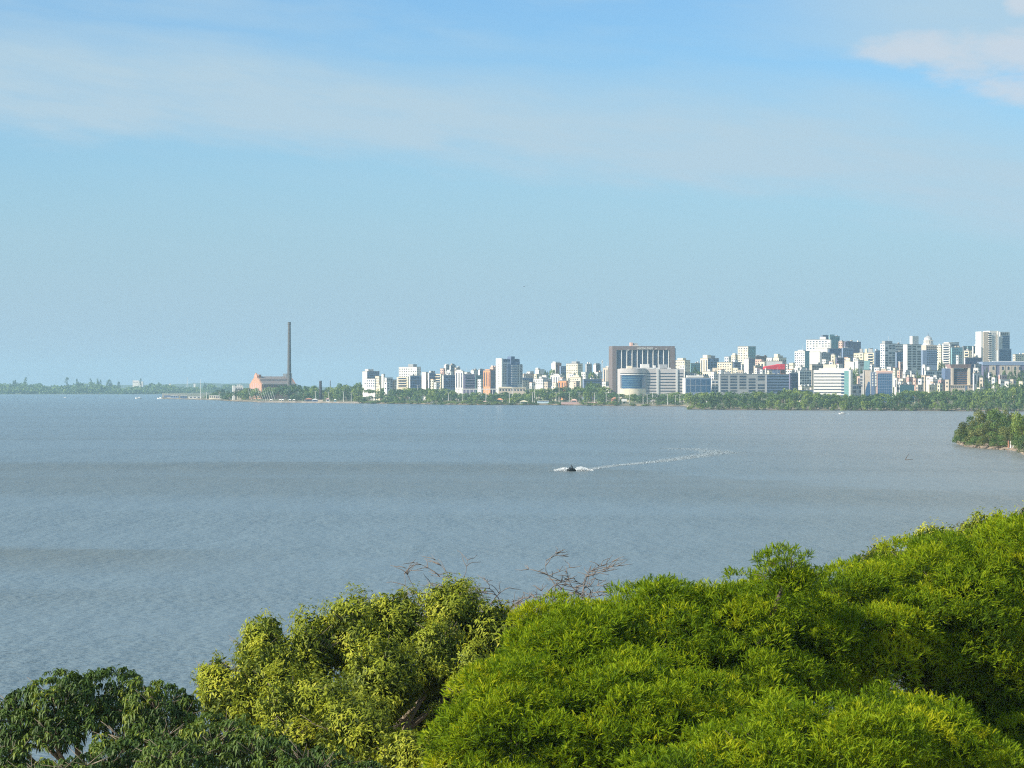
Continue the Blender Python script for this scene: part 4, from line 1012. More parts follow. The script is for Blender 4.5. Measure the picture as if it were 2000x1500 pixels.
def power_station():
    D = 4640; th = 33
    C, t, w, s = frame_of(488, 511.5, 578, D, th)
    r, g = site('power_station', 'old power station with an orange brick gable and long shaded roof beside the smokestack', 511.5, D, th)
    hz = lambda py: zat(py, D) - g
    e = hz(750); k1 = hz(742); top = hz(728)
    # gable faces the sun: profile across y (0..s), extruded along x
    prof = [(0, 0), (0, e), (s * .05, e + .5), (s * .22, k1), (s * .36, hz(738)), (s * .38, hz(733)), (s * .44, hz(731)), (s * .5, top), (s * .56, hz(731)), (s * .62, hz(733)), (s * .64, hz(738)), (s * .78, k1), (s * .95, e + .5), (s, e), (s, 0)]

    def gable(name, xa, xb, m):
        mb = MB(); n = len(prof)
        mb.poly([(xa, y, z) for y, z in prof] + [(xb, y, z) for y, z in prof],
                [tuple(range(n)), tuple(reversed(range(n, 2 * n)))] + [(i, n + i, n + (i + 1) % n, (i + 1) % n) for i in range(n)])
        return sub(name, mb, m, r)
    wg = gable('west_gable', -.6, 1.6, BRICK); gable('east_gable', w - 1.6, w + .6, WM['tile'])
    part('wall', BRICK, r, 1.6, w - 1.6, .3, s - .3, 0, e)
    rf = MB(); ins = 1.6
    P5 = [(.0, e), (s * .20, hz(743.5)), (s * .22, hz(741)), (s * .30, hz(738.6)), (s * .5, hz(735)), (s * .70, hz(738.6)), (s * .78, hz(741)), (s * .8, hz(743.5)), (s, e)]
    n = len(P5)
    rf.poly([(ins, y, z) for y, z in P5] + [(w - ins, y, z) for y, z in P5], [tuple(range(n)), tuple(reversed(range(n, 2 * n)))] + [(i, n + i, n + i + 1, i + 1) for i in range(n - 1)])
    rfo = sub('roof', rf, mat('slate_roof', (.20, .17, .16), .8, .2, .3), r)
    for i in range(12):
        x = 4 + i * (w - 8) / 12
        part('window', GL[0], r, x, x + (w - 8) / 12 * .62, .14, .3, e - 4.6, e - 1.4)
        adopt(part('dormer', WM['dark'], r, x, x + (w - 8) / 12 * .55, s * .21, s * .26, hz(743.5), hz(741.4)), rfo)
    part('cornice', WM['white'], r, 1.8, w - 1.8, -.35, .25, e - .4, e + .5)
    for i in range(5):
        y = s * (.16 + i * .15); adopt(part('window', WM['rose'], r, -.75, -.62, y, y + s * .07, e * .45, e + (1.5 if i in (1, 2, 3) else -1)), wg)
    adopt(part('window', WM['rose'], r, -.75, -.62, s * .46, s * .54, hz(737), hz(732)), wg)
    part('stair_tower', WM['tile'], r, 2.0, 6.5, s * .35, s * .65, e, hz(731.5))
    part('stair_tower', WM['dark'], r, w - 9, w - 1.9, s * .35, s * .65, e, hz(729.5))
    part('stair_tower', WM['white'], r, w - 1.2, w + .9, s * .36, s * .64, e, hz(728.5))


def tower_twin():
    D = 4140; th = 27
    C, t, w, s = frame_of(969, 979.8, 1021, D, th)
    r, g = site('tower_block', 'pair of joined blue shaded towers with crenellated tops and a bright white west slab', 979.8, D, th)
    hz = lambda py: zat(py, D) - g
    Wm = WM['pale']; k = w / 41.2
    part('west_slab', WM['white'], r, -.5, 2.2, -.6, s, 0, hz(700))
    part('wall', Wm, r, 2.2, 17 * k, 0, s * .9, 0, hz(708))
    part('core', WM['blue'], r, 10 * k, 30 * k, -1.2, s * .85, 0, hz(712))
    part('lift_tower', WM['navy'], r, 17 * k, 24.5 * k, -1.8, 9, hz(712), hz(696))
    part('wall', Wm, r, 30 * k, w, 0, s * .85, 0, hz(712))
    for a, b, yy in ((2.5, 16.5, 700.8), (24.8, 36, 700.8)):
        part('crown_storey', WM['blue'], r, a * k, b * k, .5, 10, hz(712 if a > 20 else 708), hz(706))
        n = 4
        for i in range(n):
            x = a + (b - a) * i / n
            part('merlon', WM['navy'], r, (x + .3) * k, (x + (b - a) / n * .72) * k, .4, 9, hz(706), hz(yy))
    rows = 12
    for i in range(rows):
        z = hz(751) + i * (hz(711) - hz(751)) / rows
        for a, b in ((3.2, 5.4), (7, 9.2)): part('window', GL[0], r, a * k, b * k, -.15, .1, z + .8, z + 2.4)
        for a, b in ((31.5, 33.6), (36.5, 39.2)): part('window', GL[0], r, a * k, b * k, -.15, .1, z + .8, z + 2.4)
        part('window', GL[1], r, 11.5 * k, 16.5 * k, -1.35, -1.1, z + .9, z + 2.2)
        part('balcony', WM['pale'], r, 18.5 * k, 29 * k, -2.3, -1.2, z, z + .9)
        part('window', GL[0], r, -.62, -.4, s * .35, s * .5, z + .8, z + 2.3)


def dark_office():
    D = 3900; k = D / F; th = 6
    C, t, w, s = frame_of(1196, 1196, 1318, D, th); s = 34
    r, g = site('office_block', 'huge brown framed office with tall white fins over dark blue glass', 1196, D, th)
    hz = lambda py: zat(py, D) - g
    f = w / 122.0; m = WM['brown']; H = hz(675.8)
    frame = mat('brown_frame', (.185, .150, .145), .85, .08, .2)
    part('pier', frame, r, 0, 7.8 * f, -.5, s, 0, H)
    part('pier', frame, r, 113 * f, w, -.5, s, 0, H)
    lt = part('lintel', frame, r, 7.8 * f, 113 * f, -.5, s, hz(683.5), H)
    part('glass_wall', GLASS_WALL, r, 7.8 * f, 113 * f, 3.5, s - 1, 0, hz(683.5))
    for i in range(11):
        x = (7.3 + i * 10.25) * f
        part('fin', WM['white'], r, x, x + 1.15 * f, -.2, 3.4, 0, hz(683.5) - .1)
    for i in range(10):
        for j in range(2):
            x = (8.9 + i * 10.25 + j * 4.6) * f; part('window_column', GL[j], r, x, x + 3.4 * f, 3.2, 3.45, 1, hz(685))
    for j in range(1, 15): part('spandrel', WM['navy'], r, 8.7 * f, 112 * f, 3.0, 3.18, hz(685) - j * 4.2, hz(685) - j * 4.2 + .7)
    # the white sign on the lintel: a line of upright strokes too far off to read
    sg = MB(); rng = np.random.default_rng(4); x = 49.0
    for i in range(10):
        a = x * f; b = (x + 2.2) * f; z0 = hz(682.2); z1 = hz(678.6); q = (b - a) * .26; kind = [0, 1, 2, 1, 0, 3, 1, 0, 2, 1][i]
        sg.box(a, a + q, -.9, -.52, z0, z1)
        if kind in (0, 1): sg.box(b - q, b, -.9, -.52, z0, z1)
        if kind in (1, 2): sg.box(a + q + .01, b - (q + .01 if kind == 1 else 0), -.9, -.52, z1 - q, z1)
        if kind in (1, 3, 2): sg.box(a + q + .01, b - (q + .01 if kind == 1 else 0), -.9, -.52, z0, z0 + q)
        if kind in (0, 2): sg.box(a + q + .01, b - (q + .01 if kind == 0 else 0), -.9, -.52, (z0 + z1) / 2 - q / 2, (z0 + z1) / 2 + q / 2)
        x += 3.05
    adopt(sub('lettering', sg, WM['white'], r), lt)
    for a, b, z in ((84, 86.5, 680.5), (104, 107, 681.0), (29, 33, 683)): part('roof_box', WM['white'], r, a * f, b * f, -.8, -.52, hz(z + 1.2), hz(z))
    part('roof_room', WM['pink'], r, 36 * f, 40.5 * f, 3, 12, H, hz(668.8)); part('roof_room', WM['grey'], r, 40.5 * f, 50 * f, 4, 12, H, hz(670)); part('roof_room', WM['white'], r, 40.6 * f, 52 * f, 2.2, 3.9, H, hz(674.6))
    part('east_wing', WM['navy'], r, w, w + 2.4 * f, 3, s, 0, hz(680))


def louvred_office():
    D = 3790; th = 5
    C, t, w, s = frame_of(1213.5, 1213.5, 1336.5, D, th); s = 40
    r, g = site('office_block', 'pale louvred office with a curved glass drum, in front of the brown framed office', 1213.5, D, th)
    hz = lambda py: zat(py, D) - g
    f = w / 123.0; cm = mat('pale_concrete', (.50, .47, .46), .85, .08, .2)

    def drum(name, m, z0, z1, bulge, a=0, b=47.5):
        n = 18; pts = []
        for i in range(n + 1):
            u = i / n; pts.append(((a + (b - a) * u) * f, -bulge * math.sin(math.pi * (.12 + .80 * u)) + 2))
        pts += [(b * f, 12), (a * f, 12)]
        mb = MB(); mb.prism(pts, z0, z1); sub(name, mb, m, r, False)
    drum('crown_band', cm, hz(729), hz(719.5), 7.5); drum('window', GL[0], hz(730.5), hz(729), 6.6); drum('white_band', WM['white'], hz(732.5), hz(730.5), 7.5)
    drum('glass_wall', GLASS_WALL, hz(759), hz(732.5), 6.6, 1.5); drum('base_wall', WM['cream'], 0, hz(759), 7.6)
    for i in range(1, 6): drum('mullion', WM['teal'], hz(759 - i * 4.4) - .15, hz(759 - i * 4.4) + .15, 6.75, 1.5)
    part('wall', cm, r, 47.5 * f, w, 2, s, 0, hz(720.5))
    part('wall', cm, r, 0, 47.5 * f, 12, s, 0, hz(720.2))
    for a, b in ((69.5, 73), (107.5, 110.5)): part('pilaster', WM['pale'], r, a * f, b * f, .9, 2, 0, hz(720.8))
    for i in range(7):
        z = 728.5 + i * 5.75
        for a, b in ((50, 68.5), (75, 106), (112, 121)): part('window', GL[0], r, a * f, b * f, 1.8, 2.1, hz(z + 1.7), hz(z))
    for a, b, z, c in ((14, 24.5, 714.5, 'cream'), (41.5, 57.5, 711, 'white'), (66, 70, 713.5, 'white'), (78, 93, 711.5, 'grey'), (26, 31, 717, 'grey'), (31, 100, 718, 'pale')):
        part('roof_room', WM[c], r, a * f, b * f, 14, 24, hz(720.2), hz(z))


def striped_office():
    D = 3360; th = -12
    C, t, w, s = frame_of(1589, 1589, 1660.5, D, th); s = 22
    r, g = site('office_block', 'bright white office with dark horizontal stripes and an aqua glass end', 1589, D, th)
    hz = lambda py: zat(py, D) - g
    f = w / 71.5
    part('wall', WM['white'], r, 0, w, 0, s, 0, hz(722.5))
    part('roof_room', WM['white'], r, 10 * f, 68 * f, 3, s - 2, hz(722.5), hz(719.5)); part('roof_room', WM['cream'], r, 18.5 * f, 43 * f, 5, s - 4, hz(719.5), hz(712))
    part('glass_end', GLASS_TEAL, r, 60 * f, 68.7 * f, -.5, .1, 2, hz(724.5))
    part('stair_wall', WM['white'], r, 68.9 * f, w + .6, -1.2, s, 0, hz(723))
    for i in range(8):
        z = 729 + i * 6.15
        part('window', GL[0], r, .6 * f, 53.5 * f, -.18, .1, hz(z + 1.6), hz(z)); part('window', GL[1], r, 54 * f, 59.6 * f, -.3, .1, hz(z + 3.0), hz(z - .6))
        part('mullion', METAL, r, 60.1 * f, 68.6 * f, -.62, -.5, hz(z + .2), hz(z))


def blue_tower():
    D = 3350; th = -4
    C, t, w, s = frame_of(1701, 1701, 1743.5, D, th); s = 24
    r, g = site('office_block', 'blue glass tower with a column of white panels, next to the leaning concrete blade', 1701, D, th)
    hz = lambda py: zat(py, D) - g
    f = w / 42.5
    part('wall', WM['pink'], r, 11 * f, w, 0, s, 0, hz(724)); part('wall', WM['grey'], r, 0, 11 * f, .5, s, 0, hz(726))
    part('glass_wall', GLASS_WALL, r, 13 * f, 41 * f, -.5, .1, 1, hz(729.5)); part('glass_wall', WM['navy'], r, .5 * f, 7.5 * f, -.1, .45, 1, hz(727.5))
    part('pilaster', WM['pale'], r, 41.2 * f, w + .2, -.9, .2, 0, hz(729))
    for i in range(1, 9): part('mullion', WM['blue'], r, 13 * f, 41 * f, -.62, -.5, hz(769) + i * 3.0 * 1.0 - .15, hz(769) + i * 3.0 + .15)
    for i in range(1, 8): part('mullion', WM['blue'], r, (13 + i * 3.5) * f - .1, (13 + i * 3.5) * f + .1, -.7, -.6, 1, hz(729.8))
    for i in range(5):
        z = 729 + i * 5.3
        part('white_panel', WM['white'], r, 8 * f, 11 * f, -.4, .4, hz(z + 4), hz(z)); part('window', WM['pale'], r, 2.2 * f, 4.8 * f, -.35, -.12, hz(z + 4), hz(z + .6))
    # the leaning blade beside it
    D = 3400; r, g = site('office_block', 'leaning beige concrete building with a slanted blue glass wedge and a blue box on top', 1686, D, -8)
    hz = lambda py: zat(py, D) - g
    f = D / F
    def slab(name, m, pts, y0, y1):
        mb = MB(); n = len(pts)
        mb.poly([(x * f, y0, z) for x, z in pts] + [(x * f, y1, z) for x, z in pts], [tuple(range(n)), tuple(reversed(range(n, 2 * n)))] + [(i, n + i, n + (i + 1) % n, (i + 1) % n) for i in range(n)]); sub(name, mb, m, r)
    slab('wall', WM['beige'], [(1.5, 0), (15.5, 0), (15.5, hz(722)), (1.0, hz(722))], 0, 16)
    slab('glass_wedge', GLASS_WALL, [(2.6, .5), (15.2, .5), (15.2, hz(747)), (9.5, hz(745)), (4.2, hz(762))], -1.2, -.02)
    slab('roof_box', WM['teal'], [(.5, hz(722)), (11.5, hz(722)), (13, hz(704)), (2.0, hz(704.5))], -.6, 14)
    slab('rib', WM['white'], [(-.2, 0), (1.4, 0), (.9, hz(723)), (-.6, hz(723))], -.8, 8)
    for i in range(4):
        part('window', GL[0], r, -6 * f, -2.2 * f, 3.7, 4, hz(737 + i * 6), hz(734.5 + i * 6))
    slab('side_wall', WM['grey'], [(-7, 0), (-.7, 0), (-.7, hz(729)), (-7, hz(731))], 4, 16)


def domed_tower():
    D = 3820; th = 16
    C, t, w, s = frame_of(1800.5, 1802, 1830.5, D, th); s = 26
    r, g = site('tower_block', 'grey tower topped by a domed lantern and spire, tallest near the aqua block', 1802, D, th)
    hz = lambda py: zat(py, D) - g
    f = w / 28.5
    part('wall', WM['blue'], r, 0, w, 0, s, 0, hz(684)); part('wall', WM['beige'], r, 7 * f, w, .6, s, hz(684), hz(674))
    n = 24; k = D / F; cx, cy = 17 * f, 10
    def ring(name, m, ra, rb, y0, y1, seg=16):
        mb = MB(); mb.lathe([(ra * k, hz(y0)), (rb * k, hz(y1))], seg, cx, cy); return sub(name, mb, m, r)
    ring('drum', WM['pale'], 10.5, 10.5, 674, 671); ring('drum', WM['beige'], 9, 8.6, 671, 664); ring('drum', WM['pale'], 7.8, 7.4, 664, 659.5); ring('dome', WM['grey'], 7.4, 2.2, 659.5, 655.5); ring('spire', WM['dark'], .9, .2, 655.5, 650)
    for i in range(10):
        a = math.pi * (1.02 + i / 10.0); x = cx + 8.9 * k * math.cos(a); y = cy + 8.9 * k * math.sin(a)
        part('pillar', WM['white'], r, x - .45, x + .45, y - .45, y + .45, hz(671), hz(664))
    for i in range(9):
        for j in range(5):
            x = (8.5 + j * 4.1) * f; z = 676.5 + i * 4.2
            part('window', GL[0], r, x, x + 2.0 * f, (.35 if z < 681 else -.2), (.62 if z < 681 else .1), hz(z + 2.2), hz(z))


def tall_pair():
    D = 3900; th = 30
    C, t, w, s = frame_of(1917, 1952, 1976, D, 60)
    r, g = site('tower_block', 'tall white tower with balconies and stair slot, tallest on the eastern skyline', 1921, D, 14)
    hz = lambda py: zat(py, D) - g
    k = D / F
    part('end_wall', WM['white'], r, -4.2 * k, 0, 1, 20, 0, hz(647.5)); part('wall', WM['beige'], r, 0, 12 * k, 0, 20, 0, hz(648))
    part('wall', WM['white'], r, 12 * k, 31 * k, -.8, 20, 0, hz(646)); part('stair_wall', WM['white'], r, 28.5 * k, 31.4 * k, -1.8, 18, 0, hz(646.6)); part('pilaster', WM['beige'], r, 25.8 * k, 28 * k, -1.3, -.8, hz(683), hz(653))
    part('podium_wing', WM['white'], r, -6 * k, -4.2 * k, 0, 18, 0, hz(677))
    for i in range(13):
        z = 650 + i * 4.1
        part('balcony', WM['white'], r, 9.5 * k, 16 * k, -2.2, -.8, hz(z + 3.6), hz(z + 2.3)); part('window', GL[0], r, 9.8 * k, 15.8 * k, -.95, -.7, hz(z + 2.2), hz(z))
        part('window', WM['grey'], r, 18.5 * k, 20 * k, -1.0, -.7, hz(z + 2.4), hz(z + .4)); part('window', WM['grey'], r, 22 * k, 24 * k, -1.0, -.7, hz(z + 2.4), hz(z + .4))
    r, g = site('tower_block', 'blue fronted tower with white frame round dark glass, joined to the tallest white tower', 1953.5, 3925, 24)
    D = 3925; hz = lambda py: zat(py, D) - g; k = D / F
    part('wall', WM['pale'], r, 0, 22 * k, 0, 20, hz(682), hz(648)); part('wall', WM['blue'], r, 0, 25 * k, -.8, 20, 0, hz(682)); part('roof', WM['pale'], r, 0, 25 * k, -1, 20, hz(682), hz(681))
    part('glass_wall', GLASS_WALL, r, 5.5 * k, 21.5 * k, -.4, .1, hz(681), hz(656))
    for i in range(4): part('roof_room', WM['dark'], r, (1 + i * 4.6) * k, (4 + i * 4.6) * k, -.35, .1, hz(654.5), hz(649.5))
    for i in range(5):
        z = 684.5 + i * 4.2; part('window', GLASS_WALL, r, .5 * k, 24.5 * k, -1.0, -.7, hz(z + 2.6), hz(z)); part('mullion', METAL, r, 5.5 * k, 21.5 * k, -.55, -.4, hz(660 + i * 4.4), hz(659.5 + i * 4.4))


def brown_monument():
    D = 3480; th = 4
    C, t, w, s = frame_of(1857, 1857, 1896, D, th); s = 22
    r, g = site('office_block', 'brown office with flared crown and two pale piers, above a long low base', 1857, D, th)
    hz = lambda py: zat(py, D) - g
    f = w / 39.0
    part('wall', WM['brown'], r, 5 * f, 34 * f, 1.5, s, 0, hz(720)); part('pier', WM['beige'], r, 1 * f, 5.2 * f, -.6, s, hz(753), hz(719)); part('pier', WM['cream'], r, 33.2 * f, 38 * f, -.6, s, hz(753), hz(719))
    mb = MB(); mb.poly([(1 * f, -.6, hz(719)), (38 * f, -.6, hz(719)), (38 * f, s, hz(719)), (1 * f, s, hz(719)), (-3 * f, -3, hz(711.5)), (39.5 * f, -3, hz(711.5)), (39.5 * f, s + 2, hz(711.5)), (-3 * f, s + 2, hz(711.5))],
                       [(0, 3, 2, 1), (4, 5, 6, 7), (0, 1, 5, 4), (1, 2, 6, 5), (2, 3, 7, 6), (3, 0, 4, 7)]); sub('flared_crown', mb, WM['rose'], r)
    for i in range(8): part('window', GL[0], r, 5.6 * f, 32.8 * f, 1.3, 1.55, hz(723.5 + i * 3.7), hz(721.5 + i * 3.7))
    part('wing', WM['navy'], r, -10 * f, .8 * f, 3, s, 0, hz(719.5)); part('wing', WM['navy'], r, 38.2 * f, 44 * f, 3, s, 0, hz(720))
    part('base_wall', WM['beige'], r, -8 * f, 60 * f, -4, s + 2, 0, hz(753)); part('base_cornice', WM['beige'], r, -8.5 * f, 60.5 * f, -4.6, s + 2, hz(753), hz(751.5)); part('end_pier', WM['cream'], r, -9.2 * f, -6 * f, -5, s, 0, hz(752.5))
    part('dark_door', WM['navy'], r, 26.5 * f, 30 * f, -4.3, -3.8, 0, hz(752.8))
    for i in range(16):
        x = (-4.5 + i * 3.9) * f
        if not 24 < x / f < 31: part('window', GL[0], r, x, x + 1.8 * f, -4.2, -3.9, hz(757.5), hz(754.6))


def classic_hall():
    D = 3720; th = 7
    C, t, w, s = frame_of(1919.5, 1919.5, 2010, D, th); s = 24
    r, g = site('office_block', 'long old hall with arched beige bays under a slate blue roof, below the tallest tower', 1919.5, D, th)
    hz = lambda py: zat(py, D) - g
    f = w / 90.5
    part('wall', WM['purple'], r, 0, w, 0, s, 0, hz(713)); part('roof', WM['blue'], r, -.4, w + .4, -.5, s, hz(713), hz(706.5)); part('white_ridge', WM['white'], r, 20 * f, w, 2, 6, hz(706.5), hz(705.4))
    for a, b in ((13, 25), (33, 44), (45, 56), (57, 68), (69, 73)): part('bay', WM['beige'], r, a * f, b * f, -.7, .1, 0, hz(714))
    for a in (18.5, 37, 48, 61, 70):
        mb = MB(); h0 = hz(722); h1 = hz(717.5); wd = 1.7 * f
        pts = [(a * f, h0), (a * f + 2 * wd, h0)] + [(a * f + wd + wd * math.cos(q), h1 + wd * math.sin(q)) for q in [math.pi * i / 8 for i in range(9)]]
        n = len(pts); mb.poly([(x, -.9, z) for x, z in pts] + [(x, -.6, z) for x, z in pts], [tuple(range(n)), tuple(reversed(range(n, 2 * n)))] + [(i, n + i, n + (i + 1) % n, (i + 1) % n) for i in range(n)])
        sub('window', mb, GL[0], r)


def red_block():
    D = 3850; th = 8
    C, t, w, s = frame_of(1496, 1496, 1533, D, th); s = 18
    r, g = site('office_block', 'building with a bright red box top over a dark base, above the long grey office', 1496, D, th)
    hz = lambda py: zat(py, D) - g
    f = w / 37.0
    mb = MB(); mb.poly([(0, 0, hz(721)), (26 * f, 0, hz(721.5)), (26 * f, 0, hz(711.5)), (0, 0, hz(716)), (0, s, hz(721)), (26 * f, s, hz(721.5)), (26 * f, s, hz(711.5)), (0, s, hz(716))], [(0, 1, 2, 3), (7, 6, 5, 4), (0, 4, 5, 1), (1, 5, 6, 2), (2, 6, 7, 3), (3, 7, 4, 0)])
    sub('red_ramp', mb, WM['red'], r); part('red_box', WM['red'], r, 26 * f, w, -.5, s, hz(721.5), hz(711)); part('wall', WM['navy'], r, 1.5 * f, 28 * f, .5, s, 0, hz(721.6)); part('wall', WM['tile'], r, 28 * f, w, .2, s, 0, hz(721.6)); part('canopy', WM['white'], r, 0, 17 * f, -2.5, .4, hz(729.6), hz(728.8))
    part('upright', WM['white'], r, -1 * f, .2 * f, -.4, 3, 0, hz(719))
    for i in range(4): part('window', GL[0], r, (28.6 + i * 2) * f, (29.8 + i * 2) * f, -.1, .2, hz(729), hz(723))


def colonnade():
    D = 4060
    r, g = site('colonnade', 'low white colonnade with a thin flat roof, below the orange ended tower', 889, D, 0)
    hz = lambda py: zat(py, D) - g; k = D / F
    part('roof_slab', WM['white'], r, 0, 86 * k, 0, 9, hz(760.8), hz(759.2))
    for i in range(11): part('column', WM['white'], r, (6 + i * 7.4) * k, (7.1 + i * 7.4) * k, .2, 1.2, 0, hz(760.8))
    r, g = site('pavilion', 'long low beige pavilion with a scalloped roof at the foot of the crenellated tower', 973.5, 4080, 0)
    D = 4080; hz = lambda py: zat(py, D) - g; k = D / F
    part('wall', WM['beige'], r, 0, 54 * k, 0, 14, 0, hz(758.5)); part('roof', WM['cream'], r, 0, 26 * k, -.6, 14, hz(758.5), hz(755.5)); part('roof', WM['cream'], r, 26 * k, 54 * k, -.6, 14, hz(758.5), hz(757))
    for i in range(9): part('window', GL[0], r, (2 + i * 5.8) * k, (4.6 + i * 5.8) * k, -.3, .1, hz(763), hz(760))


for fn in (chimney, power_station, tower_twin, dark_office, louvred_office, striped_office, blue_tower, domed_tower, tall_pair, brown_monument, classic_hall, red_block, colonnade): fn()

# ------------------------------------------------------------------ trees of the far shores
def far_mat(name, stops):
    return leaf_mat(name, stops, .22, .6, .2)


FT = {'dark': far_mat('far_leaf_dark', [(0, (.020, .050, .020)), (.5, (.055, .105, .038)), (1, (.120, .185, .060))]),
      'mid': far_mat('far_leaf_mid', [(0, (.028, .066, .022)), (.5, (.090, .160, .046)), (1, (.18, .265, .070))]),
      'light': far_mat('far_leaf_light', [(0, (.045, .090, .020)), (.5, (.145, .215, .045)), (1, (.26, .33, .070))])}
FT['olive'] = far_mat('point_leaf', [(0, (.036, .056, .018)), (.5, (.120, .150, .046)), (1, (.25, .27, .090))])
TONE = {'olive': 'olive green', 'dark': 'dark green', 'mid': 'green', 'light': 'light green'}


def clump_crown(seed, lobes, n, leaf, flat=.55):
    """unit-height crown: small leaf tufts over a cloud of lobes"""
    rng = np.random.default_rng(seed); P_ = []; G_ = []; A_ = []
    for c, r in lobes:
        m = int(n * (r[0] * r[1] + r[0] * r[2] + r[1] * r[2])); d = dirs_on_sphere(m, rng); d[:, 2] = np.where(d[:, 2] < -.5, -d[:, 2], d[:, 2])
        k = 1 - .30 * rng.random(m) ** 2 * 2 * .8; p = np.array(c) + d * np.array(r) * k[:, None]
        ok = np.ones(m, bool)
        for c2, r2 in lobes:
            if c2 is not c: ok &= (((p - np.array(c2)) / np.array(r2)) ** 2).sum(1) > .72
        P_.append(p[ok]); G_.append(norm(d / np.array(r))[ok]); A_.append(np.full(ok.sum(), rng.uniform(.25, .75)))
    p = np.concatenate(P_); g = np.concatenate(G_); a = np.clip(np.concatenate(A_) + rng.normal(0, .17, len(p)), 0, 1)
    tan = dirs_on_sphere(len(p), rng)
    tv = np.array([(-.5, -.35, 0), (.5, -.3, 0), (.65, .3, .05), (-.45, .4, -.05)]); tf = np.array([(0, 1, 2, 3)])
    return scatter(tv, tf, p, tan - (tan * g).sum(1, keepdims=True) * g * flat, norm(g + UPV * .4 + rng.normal(0, .35, p.shape)), leaf * rng.uniform(.6, 1.3, len(p)), a)


def rand_lobes(seed, shape):
    r = np.random.default_rng(seed); out = []
    if shape == 'round':
        out.append(((0, 0, .62), (.36, .36, .30)))
        for i in range(8):
            a = i * .785 + r.uniform(-.3, .3); q = r.uniform(.18, .32); out.append(((q * math.cos(a), q * math.sin(a), r.uniform(.45, .80)), (r.uniform(.14, .22),) * 2 + (r.uniform(.12, .19),)))
    elif shape == 'spreading':
        for i in range(11):
            a = i * .571 + r.uniform(-.3, .3); q = r.uniform(.12, .62); out.append(((q * math.cos(a), q * math.sin(a), .88 - .35 * q + r.uniform(-.06, .04)), (r.uniform(.20, .30),) * 2 + (r.uniform(.09, .15),)))
    elif shape == 'bushy':
        for i in range(11):
            a = i * .571 + r.uniform(-.4, .4); q = r.uniform(.1, .52); out.append(((q * math.cos(a), q * math.sin(a), r.uniform(.14, .74) * (1 - .3 * q)), (r.uniform(.19, .30),) * 2 + (r.uniform(.16, .25),)))
    else:                   # 'tall'
        for i in range(9):
            a = i * .9; q = r.uniform(.02, .15); out.append(((q * math.cos(a), q * math.sin(a), .25 + .68 * i / 8), (r.uniform(.10, .17),) * 2 + (r.uniform(.08, .13),)))
    return out


PROTO = {}


def proto_tree(shape, tone, k, n=620, leaf=.072):
    key = (shape, tone, k, n)
    if key not in PROTO:
        lobes = rand_lobes(100 + k * 17 + len(shape), shape)
        v, f, a = clump_crown(k * 7 + 1, lobes, n, leaf)
        v[:, 2] *= .97 / np.percentile(v[:, 2], 99.5)
        crown = np_mesh('crown', v, f, FT[tone], a)
        mb = MB(); mb.tube([(0, 0, 0), (.015, .01, .3), (0, 0, .55)], [.030, .022, .012], 6)
        for i in range(4):
            c = lobes[(i * 2) % len(lobes)][0]; mb.tube([(0, 0, .32 if shape != 'bushy' else .05), (c[0] * .5, c[1] * .5, c[2] * .75), c], [.016, .010, .005], 5)
        PROTO[key] = (crown, mb.mesh('trunk', BARK))
    return PROTO[key]


LM = [(440, 'marina spit'), (467, 'white walled ruin'), (500, 'brick gable'), (535, 'power station roof'), (566, 'tall smokestack'), (596, 'dark shore pavilion'), (626, 'short dark chimney'), (662, 'open lawn'), (700, 'domed park clump'),
      (726, 'first white slab'), (742, 'yellow sliver house'), (765, 'dark roofed block'), (800, 'broad white block'), (829, 'plain upright slab'), (848, 'patchwork flats'), (876, 'stepped hill cluster'), (905, 'purple grid flats'), (935, 'white colonnade'),
      (957, 'orange ended tower'), (985, 'crenellated tower'), (1012, 'long beige pavilion'), (1035, 'rusty roofed row'), (1061, 'white bus'), (1085, 'wooded knoll'), (1106, 'orange striped flats'), (1128, 'cream terrace flats'), (1150, 'low blue terraces'), (1176, 'antenna mast'),
      (1200, 'big brown office'), (1220, 'white hoarding'), (1245, 'curved glass drum'), (1275, 'shaded louvred wall'), (1315, 'louvred office end'), (1350, 'blue grid office'), (1375, 'dish roofed tower'), (1396, 'small framed office'), (1425, 'long grey office'), (1458, 'cream and teal tower'), (1485, 'salmon pink block'),
      (1515, 'red box roof'), (1550, 'sloping white roof'), (1573, 'lattice fronted flats'), (1600, 'striped office west end'), (1630, 'striped office middle'), (1655, 'aqua glass end'), (1675, 'narrow pink tower'), (1692, 'leaning concrete building'), (1712, 'white panel column'), (1733, 'blue glass wall'),
      (1760, 'cluttered houses'), (1785, 'grey blue hall'), (1812, 'slim topped block'), (1838, 'grey grid flats'), (1866, 'brown office west pier'), (1888, 'brown office east pier'), (1915, 'white gatehouse'), (1936, 'tiered white pavilion'), (1960, 'mauve walled villa'), (1992, 'yellow walled villa')]
ORD = ['first', 'second', 'third', 'fourth', 'fifth', 'sixth', 'seventh', 'eighth', 'ninth', 'tenth', 'eleventh', 'twelfth']
PLANTED = []


